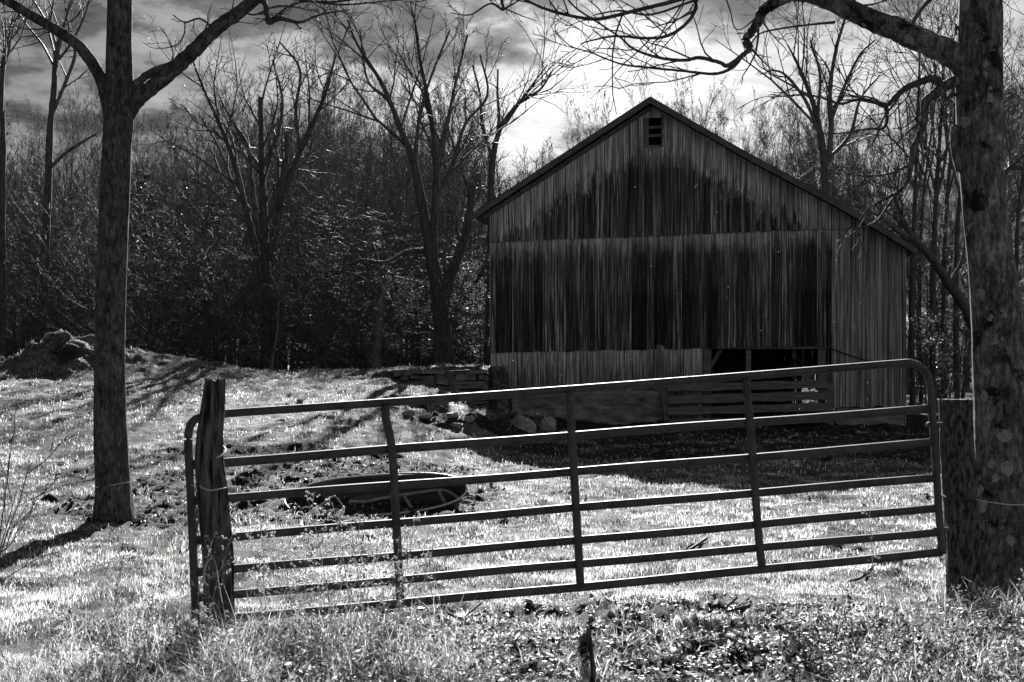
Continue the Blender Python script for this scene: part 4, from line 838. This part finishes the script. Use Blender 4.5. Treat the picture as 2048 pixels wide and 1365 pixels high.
c = np.stack([x, D, ground(x, D) + rl.uniform(.01, .22, n) * np.clip(.5 + fbm(x * 1.2, D * 1.2, 71, 2), .1, 1)], 1); e1 = rl.normal(size=(n, 3)); e1 /= np.linalg.norm(e1, axis=1)[:, None]; e2 = np.cross(e1, rl.normal(size=(n, 3))); e2 /= np.linalg.norm(e2, axis=1)[:, None]
s_ = rl.uniform(.004, .013, n)[:, None]
wd_.add(np.stack([c - e1 * s_ * 1.5, c + e2 * s_ * .7, c + e1 * s_ * 1.5, c - e2 * s_ * .7], 1).reshape(-1, 3), np.arange(4 * n).reshape(-1, 4), a=np.repeat(rl.uniform(0, 1, n) ** 1.8, 4))
tag(wd_.build('undergrowth', M['weed']), 'tangled dry weeds and tall grass along the near side of the gate', 'weeds', kind='stuff')
lv = MB(); n = 22000; D = np.sqrt(rl.uniform(5.6 ** 2, 10.0 ** 2, n)); u = rl.uniform(-.1, .46, n); x = u * D
ok = rl.uniform(size=n) < (.15 + .85 * sstep(9.4, 8.3, D)) * sstep(-.12, .08, u) * np.clip(.9 + 1.4 * fbm(x * 1.5, D * 1.5, 81, 2), .12, 1); x, D = x[ok], D[ok]; n = len(x)
c = np.stack([x, D, ground(x, D) + rl.uniform(.004, .05, n)], 1); a_ = rl.uniform(0, 6.28, n); tl = rl.normal(0, .45, n); e1 = np.stack([np.cos(a_), np.sin(a_), tl], 1); e2 = np.stack([-np.sin(a_), np.cos(a_), rl.normal(0, .4, n)], 1); s_ = rl.uniform(.006, .019, n)[:, None]
up = np.array((0, 0, 1.)) * s_ * .5
V = np.stack([c - e1 * s_ * 1.5 + up, c - e1 * s_ * .5 + e2 * s_ * .9, c + e1 * s_ * .7 + e2 * s_ * .8, c + e1 * s_ * 1.6 + up * .6, c + e1 * s_ * .6 - e2 * s_ * .8, c - e1 * s_ * .6 - e2 * s_ * .9], 1).reshape(-1, 3); i_ = np.arange(n)[:, None] * 6
lv.add(V, np.concatenate([i_ + np.array([[0, 1, 4, 5]]), i_ + np.array([[1, 2, 3, 4]])]), a=np.repeat(rl.uniform(0, 1, n) ** 1.7, 6))
tag(lv.build('leaf_litter', M['leaf']), 'fallen dry leaves carpeting the ground below and right of the gate', 'leaves', kind='stuff')

def weed(seed, H):
    r = np.random.default_rng(seed); sm, fls = MB(), []; lm = sm; d = np.array((r.normal(0, .15), r.normal(0, .15), 1.)); P = [np.array((0, 0, -.03))]
    for i in range(7): d = d + r.normal(0, .07, 3); d /= np.linalg.norm(d); P.append(P[-1] + d * H / 7)
    P = np.array(P); sm.tube(P, np.linspace(.0035, .0016, 8), 4, cap=False)
    for i in range(10):
        t = .5 + .5 * (i + r.uniform()) / 10; f = t * 7; k = min(int(f), 6); q = P[k] + (f - k) * (P[k + 1] - P[k]); a_ = r.uniform(0, 6.28); l_ = r.uniform(.03, .10) * (1.5 - t)
        e_ = q + np.array((math.cos(a_) * l_, math.sin(a_) * l_, l_ * .7)); fl = MB(); fls.append(fl); sm.tube([q, (q + e_) / 2 + (0, 0, .005), e_], .0012, 3, cap=False)
        for _ in range(5):
            c = e_ + r.normal(0, .014, 3); n_ = 11; rr_ = r.uniform(.005, .0105)
            for __ in range(n_):
                v1 = r.normal(size=3); v1 /= np.linalg.norm(v1); v2 = np.cross(v1, r.normal(size=3)); v2 /= np.linalg.norm(v2)
                fl.add([c - v1 * rr_, c + v2 * rr_ * .7, c + v1 * rr_, c - v2 * rr_ * .7], [(0, 1, 2, 3)], a=r.uniform())
    for i in range(12):
        t = r.uniform(.05, .7); f = t * 7; k = int(f); q = P[k] + (f - k) * (P[k + 1] - P[k]); a_ = r.uniform(0, 6.28); l_ = r.uniform(.03, .08); e1 = np.array((math.cos(a_), math.sin(a_), r.uniform(-.8, .5))) * l_; e2 = np.array((-math.sin(a_), math.cos(a_), 0)) * .005
        lm.add([q, q + e1 * .5 + e2, q + e1 + (0, 0, -.3 * l_), q + e1 * .5 - e2], [(0, 1, 2, 3)], a=r.uniform())
    return [sm.mesh('stem', M['weed'])] + [f_.mesh('seed_head', M['fluff']) for f_ in fls]
WV = [weed(500 + i, 1.0) for i in range(6)]
def wplace(px, D, H, k, lab, grp):
    x = (px - CX) / F * D; e_ = place(WV[k % 6], 'weed_stalk', x, D, H, k * 1.3, lab, 'weed', grp, max(1.0, .75 / max(H, .3))); return e_
e_ = wplace(665, 7.6, .92, 0, None, None); e_['label'] = 'tallest fluffy weed stalk standing before the left part of the gate'; e_['category'] = 'weed'
for i, (px, D, H) in enumerate([(700, 7.9, .93), (745, 7.7, .86), (775, 8.0, .84), (600, 7.5, .8), (548, 7.8, .92), (640, 7.9, .86), (690, 7.3, .88), (820, 7.9, .66), (610, 8.1, .9)]):
    wplace(px, D, H, i, 'dry weed stalk with fluffy seed heads in the clump before the left of the gate', 'weed stalks left of the middle')
e_ = wplace(1757, 9.0, .80, 1, None, None); e_['label'] = 'lone weed stalk with pale tip crossing the right part of the gate'; e_['category'] = 'weed'
for i in range(46):
    px = 480 + rt.uniform(0, 340) if i < 34 else 230 + rt.uniform(0, 300); D = rt.uniform(6.6, 8.7)
    wplace(px, D, rt.uniform(.25, .75), i, 'dry weed stalk with fluffy seed heads in the clump before the left of the gate', 'weed stalks left of the middle')
for i in range(22):
    wplace(rt.uniform(1650, 2060), rt.uniform(7.2, 9.5), rt.uniform(.2, .55), i, 'dry weed stalk in the clump around the square post', 'weed stalks by the square post')
# cane with a drooping leaf by the log post
mb = MB(); D = 8.2; P = curve([pt(452, 1240, D), pt(440, 1180, D), pt(432, 1130, D), pt(424, 1114, D)], 6); mb.tube(P, .0035, 5); ca = tag(mb.build('dry_cane', M['weed']), 'pale dry cane with a drooping leaf against the split log post', 'plant')
mb = MB(); Q = curve([pt(424, 1114, D), pt(412, 1130, D), pt(408, 1160, D), pt(416, 1172, D)], 6); wv = np.array((.006, 0, .003)); V = np.concatenate([Q - wv, Q + wv]); m_ = len(Q)
mb.add(V, [(i, i + 1, m_ + i + 1, m_ + i) for i in range(m_ - 1)]); o = mb.build('leaf', M['fluff'], ca)
# sticks on the ground
for k, (a_, b_, c_, r_, lab) in enumerate([((1320, 1128), (1360, 1112), (1415, 1085), .014, 'forked dark stick in the grass behind the middle of the gate'), ((1398, 1228), (1440, 1234), (1500, 1225), .012, 'curved bare stick on the dark soil below the gate'),
        ((895, 1245), (925, 1248), (960, 1240), .009, 'short dark stick on the soil below the left half of the gate'), ((1700, 1175), (1722, 1165), (1745, 1152), .012, 'forked stick in the grass near the right end of the gate'), ((1865, 1275), (1780, 1300), (1690, 1320), .008, 'long thin stalk lying among leaves below the square post')]):
    mb = MB(); P = []
    for q_ in (a_, b_, c_):
        x, y = gp(*q_); P.append(np.array((x, y, gz(x, y) + .03)))
    mb.tube(curve(P, 5), r_, 5); mb.tube([P[1], P[1] + np.array((.12, .05, .09))], r_ * .6, 4); tag(mb.build('stick', M['bark']), lab, 'stick')
# twigs of a shrub at the left edge, close to the lens
sb = empty('shrub', (-3.05, 8.0, gz(-3.05, 8.0))); tag(sb, 'blurred bare shrub twigs poking in at the left edge of the photo', 'shrub')
r = np.random.default_rng(8); mb = MB(); cfg = dict(WOOD); cfg.update(seg=[6, 5, 3, 2], n=[5, 3, 2], rmin=.0025, rr=[.6, .6, .6], up=[.05, .05, .02, .0])
for i in range(5): grow(mb, r, np.zeros(3), np.array((.15 + .12 * i - .2, r.normal(0, .2), 1.)), r.uniform(.9, 1.3), .006, 0, cfg)
mb.build('stem', M['twig'], sb)
# drifting seed fluff before the barn
n = 150; D = rl.uniform(14, 33, n); px = rl.uniform(1000, 1800, n); py = rl.uniform(230, 850, n); fm = MB()
for i in range(n):
    c = pt(px[i], py[i], D[i]); s_ = rl.uniform(.3, 1.0) ** 2 * 1.3 * D[i] / F
    fm.add([c + np.array(q_) * s_ for q_ in ((1, 0, 0), (-1, 0, 0), (0, 1, 0), (0, -1, 0), (0, 0, 1), (0, 0, -1))], None, [(0, 2, 4), (2, 1, 4), (1, 3, 4), (3, 0, 4), (2, 0, 5), (1, 2, 5), (3, 1, 5), (0, 3, 5)])
tag(fm.build('drifting_fluff', M['fluff']), 'tiny pale specks of fluff drifting in front of the barn', 'fluff', kind='stuff')
